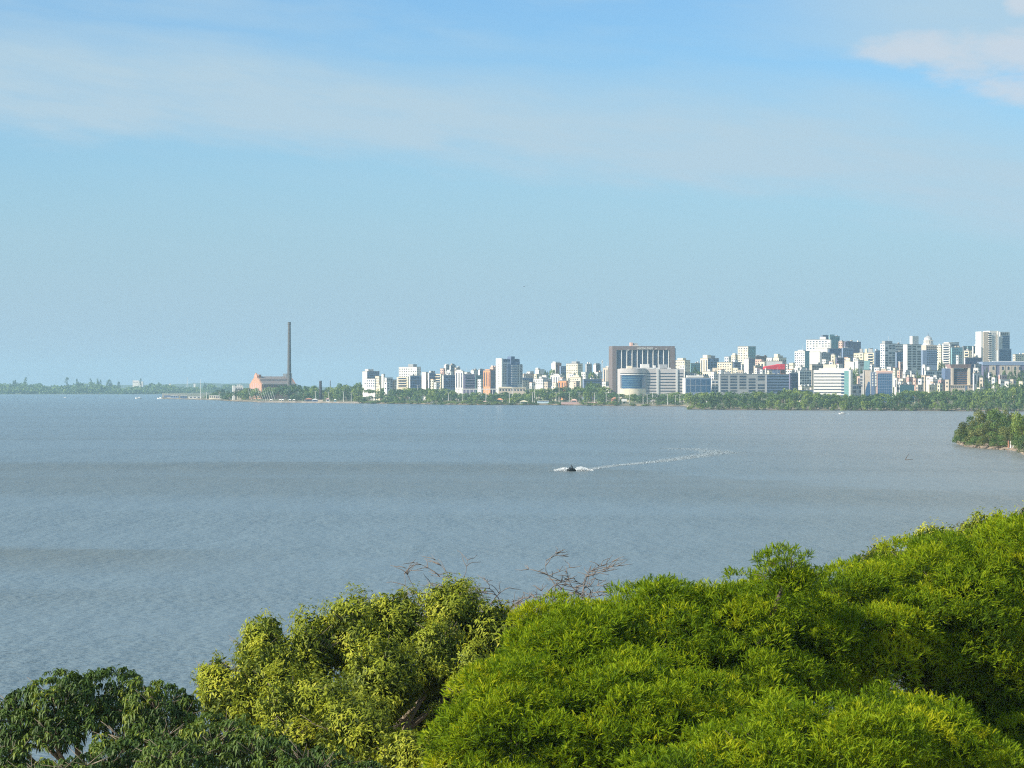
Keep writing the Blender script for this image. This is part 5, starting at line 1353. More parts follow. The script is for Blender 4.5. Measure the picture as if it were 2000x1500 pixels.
def plant(name, px, D, h, wid, shape, tone, where, group, k, n=620, leaf=.072, gz=None, label=None):
    crown, trunk = proto_tree(shape, tone, k, n, leaf)
    z = ground_z(px, D) - .3 if gz is None else gz
    base = P(px, 0, D); base.z = z
    r = thing(name, None, 'tree' if 'shrub' not in name else 'shrub', base, (px * 1.7 + D * .31) % 6.28, group)
    ref = {'round': .9, 'spreading': 1.5, 'bushy': 1.25, 'tall': .4}[shape]
    s = wid / ref
    for m, nm in ((trunk, 'trunk'), (crown, 'crown')):
        o = obj(nm, m, r); o.scale = (s, s, h)
    if label: r['label'] = label
    else:
        lm = min(LM, key=lambda q: abs(q[0] - px))[1]
        where = where.replace('in the second row below', 'second row below').replace('in the third row below', 'third row below')
        PLANTED.append((f"{TONE[tone]} {shape} {'shrub' if 'shrub' in name else 'tree'} {where} the {lm}", px, r))
    return r


def label_planted():
    by = {}
    for l, px, r in PLANTED: by.setdefault(l, []).append((px, r))
    for l, v in by.items():
        v.sort(key=lambda q: q[0])
        for i, (px, r) in enumerate(v): r['label'] = l if len(v) == 1 else f"{l}, {ORD[i]} from left"


TL = np.array([(440, 762), (470, 757), (500, 757), (530, 754), (560, 751), (585, 748), (605, 756), (626, 759), (645, 757), (665, 754), (690, 744), (705, 747), (725, 754), (780, 757), (850, 757), (880, 758), (888, 767), (1026, 767), (1036, 758), (1100, 756), (1140, 752), (1165, 750), (1190, 760),
               (1200, 766), (1250, 768), (1340, 766), (1400, 765), (1500, 764), (1550, 759), (1575, 760), (1600, 768), (1690, 769), (1745, 769), (1760, 764), (1800, 763), (1850, 763), (1900, 761), (1920, 762), (1950, 757), (1980, 752), (2040, 748)], float)


def shore_trees():
    rng = np.random.default_rng(3)
    tones = ['dark', 'mid', 'light']
    rows = [(95, 21, 19.0, .62, 'along the shore below'), (170, 20, 17.5, .78, 'in the second row below'), (250, 21, 20.0, .92, 'in the third row below'), (345, 25, 23.0, 1.0, 'directly in front of')]
    for ri, (off, step, wpx, frac, where) in enumerate(rows):
        px = 452.0 + ri * 6
        while px < 2012:
            q = px + rng.uniform(-4, 4)
            mang = q > 1343
            if ri == 0 and mang: px += step; continue
            o = off * (1.0 if not mang else .80) + rng.uniform(-14, 14)
            if q < 500: o = 40 + ri * 70
            D = float(np.interp(q, SPX, SD)) + o
            bot = HZ + (CAMZ - 2) / D * F
            top = bot + (np.interp(q, TL[:, 0], TL[:, 1]) - bot) * frac * rng.uniform(.90, 1.06)
            if 503 < q < 760 and ri == 0:
                if q < 700 and rng.random() < .65: px += step; continue
                top = bot - 11
            h = zat(top, D) - ground_z(q, D) + .3
            h = max(h, 5.0) * 1.06
            p = (.35, .40, .25) if ri < 2 else (.15, .45, .40)
            tone = tones[int(rng.choice(3, p=p))]
            shape = ['round', 'spreading', 'bushy'][int(rng.choice(3, p=(.25, .30, .45) if not mang else (.2, .2, .6)))]
            plant('broadleaf_tree', q, D, h, wpx * D / F * 1.38 * rng.uniform(.85, 1.25), shape, tone, where, 'trees of the far shore', int(rng.integers(0, 4)))
            px += step * rng.uniform(.85, 1.15)
    # mangroves standing in the water on the right
    px = 1350.0
    while px < 2008:
        D = float(np.interp(px, SPX, SD)) + rng.uniform(4, 16)
        hh = np.interp(px, [1345, 1375, 1420, 2000], [4.2, 6.5, 8.0, 9.5]) * rng.uniform(.8, 1.25)
        plant('waterside_shrub', px, D, hh, 14.5 * D / F * 1.25 * rng.uniform(.8, 1.2), 'bushy', ['dark', 'mid', 'light'][int(rng.choice(3, p=(.35, .4, .25)))], 'in the water below', 'shrubs along the waterline', int(rng.integers(0, 4)))
        px += rng.uniform(12, 17)
    for px in (708, 720, 731, 741, 752, 768, 779, 790, 803, 818, 836, 849, 862, 880, 893, 907, 921, 936, 952, 965, 981, 1000, 1022, 1037, 1082, 1096, 1113, 1140, 1152, 1166, 1180, 1196, 1204, 1236, 1262, 1290, 1322):       # low scrub on the open bank
        D = float(np.interp(px, SPX, SD)) + rng.uniform(8, 22)
        plant('waterside_shrub', px, D, rng.uniform(2.6, 5), rng.uniform(10, 20), 'bushy', ['mid', 'light'][int(rng.integers(0, 2))], 'on the open bank below', 'shrubs along the waterline', int(rng.integers(0, 4)))
    # trees climbing the slopes between buildings: px, D, top row, width px, tone
    for i, (px, D, ty, w, tone) in enumerate([(1068, 4560, 722, 14, 'dark'), (1079, 4540, 719, 17, 'mid'), (1089, 4520, 724, 15, 'dark'), (1100, 4360, 727, 16, 'dark'), (1131, 4320, 727, 16, 'mid'), (1156, 4300, 724, 18, 'mid'), (1166, 4260, 730, 17, 'dark'),
                                              (1172, 4180, 738, 16, 'mid'), (1150, 4080, 744, 22, 'mid'), (1168, 4070, 748, 20, 'light'), (1358, 4130, 716, 22, 'dark'), (1365, 4060, 724, 20, 'mid'), (1664, 3720, 716, 9, 'mid'), (1672, 3660, 717, 14, 'mid'), (1682, 3650, 719, 14, 'dark'), (1667, 3600, 728, 16, 'dark'),
                                              (1678, 3580, 730, 16, 'mid'), (1690, 3580, 730, 12, 'dark'), (1793, 3540, 722, 9, 'light'), (1796, 3520, 730, 9, 'mid'), (1836, 3760, 703, 12, 'dark'), (1843, 3740, 710, 12, 'dark'), (1925, 3560, 716, 11, 'dark'), (1935, 3520, 725, 13, 'mid'),
                                              (1922, 3480, 733, 15, 'mid'), (1944, 3480, 731, 15, 'mid'), (1930, 3400, 741, 18, 'mid'), (1945, 3380, 746, 18, 'light'), (1962, 3560, 722, 14, 'mid'), (1974, 3540, 724, 15, 'dark'), (1985, 3560, 719, 16, 'dark'), (1997, 3540, 722, 16, 'dark'),
                                              (1980, 3440, 733, 18, 'dark'), (1992, 3420, 736, 18, 'mid'), (2004, 3400, 738, 18, 'dark'), (1976, 3320, 747, 20, 'mid'), (1990, 3290, 752, 20, 'dark'), (1960, 3300, 752, 20, 'mid'), (1915, 3380, 745, 15, 'dark'), (2004, 3260, 750, 18, 'mid')]):
        h = zat(ty, D) - ground_z(px, D) + .3
        plant('hillside_tree', px, D, max(h, 6), w * D / F, 'round' if i % 2 else 'bushy', tone, 'climbing the slope by', 'trees between the buildings on the slope', i % 4)
    # palms and tall thin trees of the park
    def palm(px, D, h, label):
        base = P(px, 0, D); base.z = ground_z(px, D) - .3
        r = thing('palm_tree', label, 'palm tree', base, px)
        mb = MB(); mb.tube([(0, 0, 0), (.2, 0, h * .5), (0, .1, h * .86)], [.32, .24, .2], 8); mb.build('trunk', BARK, r)
        n = 34; a = RNG.uniform(0, 6.28, n); d = np.stack([np.cos(a), np.sin(a), RNG.uniform(-.4, .9, n)], -1)
        v, f, ag = scatter(*t_frond(7, .16, .45), np.tile(np.array([0, 0, h * .86]), (n, 1)), d, np.tile(UPV, (n, 1)), 3.2, RNG.uniform(.2, .8, n))
        obj('crown', np_mesh('crown', v, f, FT['mid'], ag), r)
    for px, off, h, lb in ((1126, 70, 11, 'palm tree with a round crown beside the red kiosk on the shore road'), (593, 150, 15, 'feathery palm rising among the trees east of the tall smokestack'), (472, 120, 17, 'palm tree poking above the white walled ruin'), (466, 130, 15, 'second palm just behind the white walled ruin')):
        palm(px, float(np.interp(px, SPX, SD)) + off, h, lb)
    label_planted()


shore_trees()


# ------------------------------------------------------------------ the far left bank
def far_bank():
    rng = np.random.default_rng(8)
    n = 26000
    px = rng.uniform(-60, 470, n); D = 8905 + rng.random(n) ** 1.6 * 420
    top = 19 + 5 * np.sin(px * .045) + 4 * np.sin(px * .17 + 1) + 3 * np.sin(px * .43) + np.where(px < 230, 4, -1)
    z = 1 + top * np.clip(rng.random(n) ** .6 * np.clip(.45 + (D - 8905) / 120, 0, 1), 0, 1)
    p = np.stack([(px - 1000) / F * D, D, z], -1)
    # gather into rounded clumps
    c = p[rng.integers(0, n, 500)]; j = rng.integers(0, 500, n)
    q = c[j] + dirs_on_sphere(n, rng) * np.array([13, 10, 6.5]) * rng.uniform(.7, 1, (n, 1))
    q = np.where((rng.random(n) < .7)[:, None], q, p); q[:, 2] = np.clip(q[:, 2], 1, None)
    age = np.clip(rng.uniform(.1, .9, 500)[j] + rng.normal(0, .12, n), 0, 1)
    g = norm(dirs_on_sphere(n, rng) + np.array([-.3, -.5, .9]))
    tv = np.array([(-.5, -.35, 0), (.5, -.3, 0), (.65, .3, .05), (-.45, .4, -.05)])
    v, f, a = scatter(tv, np.array([(0, 1, 2, 3)]), q, dirs_on_sphere(n, rng), g, 4.2, age)
    tag(obj('woods', np_mesh('woods', v, f, FT['mid'], a)), 'continuous belt of woodland along the far left bank', 'woods', kind='stuff')
    lab = ['ragged crown standing above the far woods near the picture edge', 'tall pointed tree above the far woods, west of the small white boat', 'twin topped tree above the far woods over the two small boats', 'thin bare looking tree between the twin topped one and the broad one',
           'dark spire of a tree above the far woods', 'broad tree above the far woods, west of the white hall', 'sloping crown above the far woods, halfway to the white hall', 'lone round tree top just west of the white hall', 'small round tree top right beside the white hall', 'isolated tree top over the marina sheds', 'bushy tree top at the water channel behind the sand spit']
    for i, (px, ty, w, sh) in enumerate([(28, 741, 12, 'bushy'), (50, 736, 7, 'tall'), (131, 736, 8, 'tall'), (152, 739, 6, 'tall'), (178, 738, 5, 'tall'), (192, 739, 14, 'bushy'), (213, 740, 14, 'round'), (232, 744, 7, 'round'), (275, 738, 4, 'tall'), (310, 746, 7, 'round'), (400, 747, 10, 'bushy')]):
        D = 9080; plant('distant_tree', px, D, zat(ty, D) - .5, w * D / F, sh, 'dark', '', 'single trees above the far woods', i % 4, gz=.6, label=lab[i])
    # the faint ridge beyond
    mb = MB(); xs = [-260, -100, 0, 60, 150, 240, 330, 400, 440, 480, 600, 800]; hs = [20, 26, 34, 28, 22, 30, 33, 40, 36, 38, 24, 10]
    pts = [P(x, 0, 13600) for x in xs]
    vs = [(p.x, p.y - 200, 0) for p in pts] + [(p.x, p.y, h) for p, h in zip(pts, hs)] + [(p.x, p.y + 400, 0) for p in pts]; n = len(xs)
    mb.poly(vs, [(i, i + 1, n + i + 1, n + i) for i in range(n - 1)] + [(n + i, n + i + 1, 2 * n + i + 1, 2 * n + i) for i in range(n - 1)])
    tag(mb.build('hills', mat('ridge', (.06, .09, .05), .95, .3, .004)), 'faint low ridge on the horizon', kind='structure')
    r = thing('hall', 'white hall with a red strip, peeping over the far left woods', 'building', (P(259, 0, 9400).x, 9400, .8)); k = 9400 / F
    part('wall', WM['white'], r, 0, 12 * k, 0, 20, 0, zat(743.5, 9400)); part('wall', WM['pale'], r, 12.3 * k, 20 * k, 0, 20, 0, zat(745.5, 9400)); part('red_band', WM['rose'], r, .5 * k, 10 * k, -.6, 0, zat(747, 9400), zat(746, 9400))
    r = thing('lattice_mast', 'thin far off mast above the woods behind the marina', 'mast', (P(366, 0, 9300).x, 9300, .8))
    mb = MB(); h = zat(737, 9300)
    for sx, sy in ((-1, -1), (1, -1), (1, 1), (-1, 1)): mb.tube([(sx * 3, sy * 3, 0), (sx * .5, sy * .5, h)], [.5, .35], 4)
    for i in range(7):
        z = h * i / 8; q = 3 - 2.5 * i / 8; q2 = 3 - 2.5 * (i + 1) / 8; mb.tube([(-q, -q, z), (q2, -q2, h * (i + 1) / 8)], [.3, .3], 4)
    mb.build('frame', METAL, r); part('platform', METAL, r, -2.4, 2.4, -2.4, 2.4, h * .55, h * .55 + 1.2)
    for px, ty, lb in ((378, 750, 'tiny white tank beyond the marina, beside the far mast'), (330, 749.5, 'low pale far off shed above the woods west of the mast')):
        r = thing('storage_shed', lb, 'building', (P(px, 0, 9350).x, 9350, .8)); part('wall', WM['white'], r, 0, 6, 0, 8, 0, zat(ty, 9350)); part('roof', ROOFM, r, -.4, 6.4, -.4, 8.4, zat(ty, 9350), zat(ty, 9350) + .6)


far_bank()


# ------------------------------------------------------------------ things along the shore
def shore_things():
    def at(px, off): return float(np.interp(px, SPX, SD)) + off
    # promenade wall
    mb = MB(); xs = np.linspace(503.5, 702, 30)
    P2 = [P(x, 0, at(x, 5)) for x in xs]
    for a, b in zip(P2[:-1], P2[1:]):
        mb.poly([(a.x, a.y, -.5), (b.x, b.y, -.5), (b.x, b.y, 1.9), (a.x, a.y, 1.9), (a.x, a.y + 7, 1.9), (b.x, b.y + 7, 1.9), (a.x, a.y + 7, -.5), (b.x, b.y + 7, -.5)], [(0, 1, 2, 3), (3, 2, 5, 4), (4, 5, 7, 6)])
    tag(mb.build('path', mat('promenade_stone', (.20, .175, .15), .9, .4, .06)), 'low stone promenade along the city shore', kind='structure')
    D = at(1145, 48)
    r = thing('retaining_wall', 'long low mauve retaining wall by the shore road, below the low blue terraces', 'wall', (P(1096, 0, D).x, D, ground_z(1145, D) - .5)); k = D / F
    part('wall', WM['rose'], r, 0, 104 * k, 0, .8, 0, 2.8); part('coping', WM['pale'], r, -.1, 104 * k + .1, -.15, .95, 2.8, 3.1)
    # lamp posts
    L = [(616, 764, 60), (642, 766, 66), (671, 765, 70), (686, 767, 60), (774, 752, 230), (816, 752, 240), (860, 752, 240), (876, 767, 70), (904, 768, 90), (951, 753, 110), (949, 768, 70), (995, 767, 74), (1001, 756, 160), (1040, 766, 90), (1044, 754, 150), (1086, 766, 70), (1092, 755, 140), (1112, 767, 80),
         (1131, 766, 80), (1161, 767, 70), (1184, 766, 80), (1209, 769, 60), (1229, 758, 70), (1256, 769, 60), (1264, 770, 90), (1275, 766, 110), (1304, 770, 60), (1319, 772, 100), (1328, 770, 60), (1367, 766, 480), (1380, 768, 470), (1400, 768, 470), (1422, 771, 430), (1451, 770, 430), (1588, 770, 330), (1612, 767, 310),
         (1787, 768, 330), (1873, 763, 330), (1887, 763, 360), (1930, 765, 330), (1940, 762, 300), (1966, 764, 300), (1973, 764, 330), (1985, 766, 330), (1997, 768, 330)]
    arm = MB(); arm.tube([(0, 0, 0), (.9, 0, .25), (1.9, 0, .3)], [.09, .08, .07], 5); arm_m = arm.mesh('arm', METAL)
    pol = MB(); pol.tube([(0, 0, 0), (0, 0, .5), (0, 0, 1)], [.26, .20, .14], 7); pol_m = pol.mesh('pole', WM['white'])
    hd = MB(); hd.box(-.5, .6, -.3, .3, -.12, .14); hd_m = hd.mesh('lamp_head', METAL)
    used = {}
    for px, ty, off in L:
        D = at(px, off); g = ground_z(px, D); h = max(zat(ty, D) - g, 8)
        lm = min(LM, key=lambda q: abs(q[0] - px))[1]
        lb = f"pale lamp post {'rising from trees' if off > 100 else 'on the shore road'} below the {lm}"
        i = used.get(lb, 0); used[lb] = i + 1
        if i: lb += f", {ORD[i]} from the left"
        r = thing('lamp_post', lb, 'lamp post', (P(px, 0, D).x, D, g), 0, 'lamp posts along the shore road')
        o = obj('pole', pol_m, r); o.scale = (1.25, 1.25, h)
        for sx in (1, -1):
            q = obj('arm', arm_m, r, (0, 0, h - .4)); q.scale = (sx, 1, 1)
            adopt(obj('lamp_head', hd_m, r, (sx * 2.2, 0, h - .1)), q)
    # short chimney
    D = at(626, 40); g = ground_z(626, D) - .5; k = D / F
    r = thing('chimney_stub', 'short dark free standing round chimney at the water edge of the park', 'chimney', (P(626, 0, D).x, D, g)); H = zat(743.5, D) - g
    mb = MB(); mb.lathe([(3.0 * k, 0), (2.8 * k, H * .5), (2.7 * k, H - 1.2)], 24); mb.build('shaft', mat('sooty_brick', (.035, .032, .034), .9, .3, .4), r, True)
    mb = MB(); mb.lathe([(2.95 * k, H - 1.2), (2.95 * k, H), (2.4 * k, H)], 24); mb.build('rim', WM['dark'], r); part('plinth', WM['beige'], r, -4.6 * k, 4.6 * k, -3.4 * k, 3.4 * k, 0, 3.2)
    D = at(645, 420); g = ground_z(645, D); r = thing('vent_pipe', 'slim dark pipe poking out of the trees between the short chimney and the lawn', 'pipe', (P(645, 0, D).x, D, g)); h = zat(743.5, D) - g
    mb = MB(); mb.tube([(0, 0, 0), (0, 0, h * .5), (0, 0, h)], [.8, .75, .65], 10); mb.build('shaft', WM['dark'], r); part('cap', METAL, r, -.9, .9, -.9, .9, h, h + .5)
    # antenna mast on the skyline
    D = 4640; g = ground_z(1176.5, D); r = thing('antenna_mast', 'thin antenna mast on the skyline left of the big brown office', 'mast', (P(1176.5, 0, D).x, D, g)); h = zat(703, D) - g; mb = MB()
    for sx, sy in ((-1, -1), (1, -1), (0, 1)): mb.tube([(sx * 1.6, sy * 1.6, 0), (sx * .8, sy * .8, h)], [.30, .22], 4)
    for i in range(12): mb.tube([(-1.5 + i * .06, -1.5 + i * .06, h * i / 12), (1.4 - i * .06, -1.4 + i * .06, h * (i + 1) / 12)], [.15, .15], 4)
    mb.build('frame', METAL, r); part('antenna', METAL, r, -1.3, 1.3, -.3, .3, h * .90, h * .96)
    # white walled ruin by the masts
    D = 4700; g = ground_z(462, D) - 1; r = thing('walled_ruin', 'white gap toothed walled house west of the power station', 'building', (P(454.5, 0, D).x, D, g), .15); k = D / F; hz = lambda y: zat(y, D) - g
    part('wall', WM['white'], r, 0, 4.5 * k, 0, 10, 0, hz(753)); part('wall', WM['cream'], r, 4.5 * k, 20.5 * k, 1, 14, 0, hz(760)); part('wall', WM['white'], r, 4.5 * k, 20.5 * k, .2, .9, hz(760), hz(754.5))
    for x, y in ((8, 751), (12, 750.5), (16, 752.5)): part('gable_piece', WM['white'], r, x * k, (x + 3) * k, .3, .8, hz(754.5), hz(y))
    for x in (6, 9.5, 13, 16.5): part('window', GL[2], r, x * k, (x + 1.6) * k, .05, .3, hz(762), hz(757))
    # the raking masts west of the smokestack
    for i in range(11):
        px = 484 + i * 4.6; D = at(px, 110 + 8 * (i % 3)); g = ground_z(px, D); h = zat(757 + (i % 3), D) - g
        r = thing('raking_mast', f'pale mast leaning west before the power station, {ORD[i]} from the left', 'mast', (P(px, 0, D).x, D, g), 0, 'leaning masts before the power station')
        mb = MB(); mb.tube([(6.0, 0, 0), (2.5, 0, h * .55), (0, 0, h)], [.30, .24, .15], 6); mb.build('pole', WM['pale'], r); part('foot', CONC, r, 5.3, 6.7, -.7, .7, 0, .8)
    # sunshades and kiosks on the promenade
    def kiosk(name, label, px, off, w, h, wall, roof, cat='kiosk'):
        D = at(px, off); g = ground_z(px, D) - .3; r = thing(name, label, cat, (P(px, 0, D).x, D, g)); part('wall', WM[wall], r, -w / 2, w / 2, 0, 3.5, 0, h * .7)
        mb = MB(); z0 = h * .7; a = w / 2 + .5; mb.poly([(-a, -.6, z0), (a, -.6, z0), (a, 4.1, z0), (-a, 4.1, z0), (-a * .2, 1.75, h), (a * .2, 1.75, h)], [(0, 3, 2, 1), (0, 1, 5, 4), (1, 2, 5), (2, 3, 4, 5), (3, 0, 4)]); mb.build('roof', WM[roof], r)
        part('window', GL[0], r, -w * .3, w * .3, -.08, .1, h * .28, h * .55)
    for i, (px, lb) in enumerate([(529, 'white peaked tent, westernmost on the sandy bank below the power station'), (547, 'white peaked tent below the power station windows'), (552, 'small white tent right beside the middle one'), (574, 'white tent below the tall smokestack'), (566, 'tiny white booth at the foot of the smokestack trees')]):
        kiosk('shore_tent', lb, px, 26 + i, 3.6, 3.6, 'cream', 'white', 'tent')
    kiosk('shore_pavilion', 'dark open pavilion with a rusty roof west of the short dark chimney', 603, 34, 12, 5.2, 'dark', 'tile', 'pavilion'); kiosk('shore_pavilion', 'blue grey pavilion touching the west side of the short dark chimney', 615, 30, 8, 4.5, 'blue', 'pale', 'pavilion')
    kiosk('shore_kiosk', 'white and red kiosk just east of the short dark chimney', 640, 30, 5, 5.5, 'white', 'rose'); kiosk('shore_kiosk', 'pale green kiosk on the sandy lawn', 654.5, 36, 3, 4.4, 'aqua', 'pale')
    kiosk('shore_kiosk', 'red and white kiosk beside the round palm on the shore road', 1121, 44, 8, 6.5, 'rose', 'pink'); kiosk('shore_kiosk', 'orange roofed hut half hidden in the trees below the crenellated tower', 976, 90, 8, 7, 'beige', 'orange')
    kiosk('shore_kiosk', 'small white hut on the bank below the white colonnade', 946, 30, 5, 3.6, 'white', 'rose'); kiosk('shore_kiosk', 'low white roofed shelter on the bank below the patchwork flats', 840, 50, 9, 3.6, 'grey', 'white')
    kiosk('shore_kiosk', 'brownish shelter with a long roof by the shore below the long beige pavilion', 1023, 60, 10, 4.2, 'pale', 'cream')
    kiosk('shore_kiosk', 'red sloping roof in the trees just west of the white hoarding', 1201, 80, 9, 9, 'tile', 'tile')
    # hoarding
    D = at(1219, 30); g = ground_z(1219, D); r = thing('hoarding', 'plain white hoarding by the water, below the curved glass drum', 'billboard', (P(1219, 0, D).x, D, g)); hz = lambda y: zat(y, D) - g; k = D / F
    part('panel', WM['white'], r, -5.2 * k, 5.2 * k, 0, .4, hz(784), hz(779))
    for x in (-4, 3.4): part('post', METAL, r, x * k, x * k + .4, .4, .8, 0, hz(780))
    # bus
    D = at(1061, 62); g = ground_z(1061, D); r = thing('bus', 'white and pale blue bus on the shore road below the bright white low block', 'bus', (P(1049.5, 0, D).x, D, g)); L_ = 14.5
    mb = MB(); mb.poly([(0, 0, .5), (L_, 0, .5), (L_, 0, 3.3), (.35, 0, 3.3), (0, 0, 2.2), (0, 2.6, .5), (L_, 2.6, .5), (L_, 2.6, 3.3), (.35, 2.6, 3.3), (0, 2.6, 2.2)], [(0, 1, 2, 3, 4), (9, 8, 7, 6, 5), (0, 5, 6, 1), (1, 6, 7, 2), (2, 7, 8, 3), (3, 8, 9, 4), (4, 9, 5, 0)]); mb.build('body', mat('bus_paint', (.50, .66, .74), .35), r)
    part('roof', WM['white'], r, .3, L_, -.05, 2.65, 3.3, 3.75); part('bumper', WM['white'], r, -.15, .0, 0, 2.6, .5, .9)
    for i in range(7): part('window', GL[1], r, .9 + i * 1.92, 2.55 + i * 1.92, -.06, .02, 1.9, 3.0)
    wh = MB(); wh.lathe([(.5, -.15), (.5, .15)], 14); wm = wh.mesh('wheel', WM['dark'])
    for x in (2.6, 10.8):
        for y in (0, 2.6): o = obj('wheel', wm, r, (x, y, .5)); o.rotation_euler = (math.pi / 2, 0, 0)
    # the marina spit
    D = 5500; k = D / F
    def lot(name, label, px, D, cat): return thing(name, label, cat, (P(px, 0, D).x, D, max(ground_z(px, D), 0) - .2))
    r = lot('dock', 'dark wooden dock with a white stripe at the tip of the sand spit', 317, 5460, 'dock'); part('deck', WM['dark'], r, 0, 26, 0, 9, 1.2, 2.4); part('shed', WM['navy'], r, 3, 14, 1, 8, 2.4, 5.6); part('fender', WM['pale'], r, 8.5, 21, -.25, 0, 1.4, 2.1)
    for x in (1, 7, 13, 19, 24): part('pile', WM['brown'], r, x, x + .6, .2, .8, -1.5, 1.2)
    for px, w, h, c, lb in ((352, 12, 4.6, 'navy', 'dark blue shed in the middle of the marina spit'), (368, 23, 3.8, 'white', 'long white roofed shed east of the dark blue marina shed'), (333, 14, 4.8, 'blue', 'grey blue boathouse beside the dock at the spit tip'), (408, 12, 6.2, 'cream', 'cream clubhouse with a wide window at the root of the spit'), (421, 10, 6.0, 'beige', 'beige clubhouse wing next to the cream one')):
        r = lot('boathouse', lb, px, float(np.interp(px, SPX, SD)) + 45, 'building'); part('wall', WM[c], r, 0, w, 0, 8, 0, h); part('roof', WM['pale'], r, -.4, w + .4, -.4, 8.4, h, h + .5)
        for i in range(3): part('window', GL[0], r, w * (.1 + i * .3), w * (.3 + i * .3), -.1, .1, h * .4, h * .8)
    for px, ty, lb in ((391.5, 742, 'tall thin white flagpole in the middle of the spit'), (403.5, 767, 'short pole east of the tall flagpole'), (428, 766, 'reddish pole beside the clubhouse, western of the pair'), (431.5, 768, 'reddish pole beside the clubhouse, eastern of the pair')):
        D = float(np.interp(px, SPX, SD)) + 40; r = lot('flagpole', lb, px, D, 'flagpole'); h = zat(ty, D); mb = MB(); mb.tube([(0, 0, 0), (0, 0, h * .5), (0, 0, h)], [.5, .4, .25], 6); mb.build('pole', WM['white'], r); part('base', CONC, r, -1, 1, -1, 1, 0, .8)
    for px, off, h in ((412, 120, 10), (420, 150, 12), (436, 60, 12), (446, 60, 13), (442, 200, 16), (428, 250, 15), (405, 90, 8)):
        D = float(np.interp(px, SPX, SD)) + off
        plant('spit_tree', px, D, h, h * 1.5, 'bushy', 'dark' if px % 3 else 'mid', '', 'trees at the root of the spit', px % 4, label={412: 'small bushy tree behind the cream clubhouse', 420: 'bushy tree behind the beige clubhouse wing', 436: 'round bushy tree just east of the clubhouse poles', 446: 'bushy tree before the white walled ruin', 442: 'taller dark tree behind the clubhouse, nearest the ruin', 428: 'dark tree standing behind the two reddish poles', 405: 'low light bush between the flagpole and the clubhouse'}[px])


shore_things()


# ------------------------------------------------------------------ boats
def hull(mb, L, w, h, bow=.28):
    st = [(-.5, .78, 0), (-.2, 1, 0), (.15, .95, .05), (.36, .6, .22), (.5, .03, .45)]
    v = []
    for u, ww, rise in st:
        v += [(u * L, -w / 2 * ww, h * (1 + rise)), (u * L, -w / 2 * ww * .55, 0), (u * L, w / 2 * ww * .55, 0), (u * L, w / 2 * ww, h * (1 + rise))]
    f = [(i * 4 + a, i * 4 + b, i * 4 + 4 + b, i * 4 + 4 + a) for i in range(4) for a, b in ((1, 0), (2, 1), (3, 2), (0, 3))] + [(0, 1, 2, 3)]
    mb.poly(v, f)


def boat(label, px, py, L, rz, col='white', cab=True):
    D = 133400 / (py - HZ); r = thing('motorboat', label, 'boat', (P(px, 0, D).x, D, -.15), rz)
    mb = MB(); hull(mb, L, L * .34, L * .15); mb.build('hull', WM[col], r); part('deck', WM['pale'], r, -.42 * L, .3 * L, -.12 * L, .12 * L, L * .15, L * .165)
    if cab:
        mb = MB(); a = L * .16; mb.poly([(-a * 1.2, -a * .55, a), (a, -a * .55, a), (a, a * .55, a), (-a * 1.2, a * .55, a), (-a, -a * .45, a * 1.9), (a * .4, -a * .45, a * 1.9), (a * .4, a * .45, a * 1.9), (-a, a * .45, a * 1.9)], [(0, 3, 2, 1), (4, 5, 6, 7), (0, 1, 5, 4), (1, 2, 6, 5), (2, 3, 7, 6), (3, 0, 4, 7)]); cb = mb.build('cabin', WM['pale'], r)
        adopt(part('window', GL[0], r, -a * .8, a * .45, -a * .56, -a * .50, a * 1.25, a * 1.65), cb)
    return r


boat('small white boat off the far woods, nearest the picture edge', 73, 776.5, 4.2, .3, 'white', False)
boat('small white and dark boat off the far woods, second from the left edge', 127, 777, 5.5, 2.8, 'white')
boat('long white motorboat between the far woods and the sand spit', 271, 779, 13, 3.3, 'white')
boat('white motorboat moored at the tip of the sand spit', 313, 779.4, 12, 2.9, 'white')
boat('white speedboat off the mangroves below the striped office', 1645, 809, 6.0, 3.3, 'white')


def foam(name, label, pts, n, w0, w1, size, h=0.0, seed=1, dens=None, drops=False, m=None):
    """broken foam: little white flakes along a line on the water"""
    rng = np.random.default_rng(seed); P3 = [np.array((P(px, 0, 133400 / (py - HZ)).x, 133400 / (py - HZ))) for px, py in pts]
    seg = np.array([np.linalg.norm(b - a) for a, b in zip(P3[:-1], P3[1:])]); cum = np.concatenate([[0], seg.cumsum()])
    u = rng.random(n) * cum[-1]; i = np.clip(np.searchsorted(cum, u) - 1, 0, len(seg) - 1); t = (u - cum[i]) / seg[i]; A_ = np.array(P3)
    c = A_[i] * (1 - t)[:, None] + A_[i + 1] * t[:, None]; f = u / cum[-1]
    nrm = np.stack([-(A_[i + 1] - A_[i])[:, 1], (A_[i + 1] - A_[i])[:, 0]], -1); nrm /= np.linalg.norm(nrm, axis=1, keepdims=True)
    c = c + nrm * (rng.normal(0, .5, n) * (w0 + (w1 - w0) * f))[:, None]
    z = .03 + (np.abs(rng.normal(0, .5, n)) * h if h else rng.uniform(0, .02, n))
    p = np.stack([c[:, 0], c[:, 1], z], -1)
    tv = np.array([(-.6, -.4, 0), (.6, -.3, 0), (.7, .3, 0), (-.5, .4, 0)]); up = np.tile(UPV, (n, 1)) + rng.normal(0, .9 if drops else .03, (n, 3))
    v, fc, a = scatter(tv, np.array([(0, 1, 2, 3)]), p, norm(dirs_on_sphere(n, rng) * np.array([1, 1, .05])), up, size * rng.uniform(.5, 1.5, n), np.zeros(n))
    return tag(obj(name, np_mesh(name, v, fc, m or FOAM)), label, 'foam', kind='stuff')


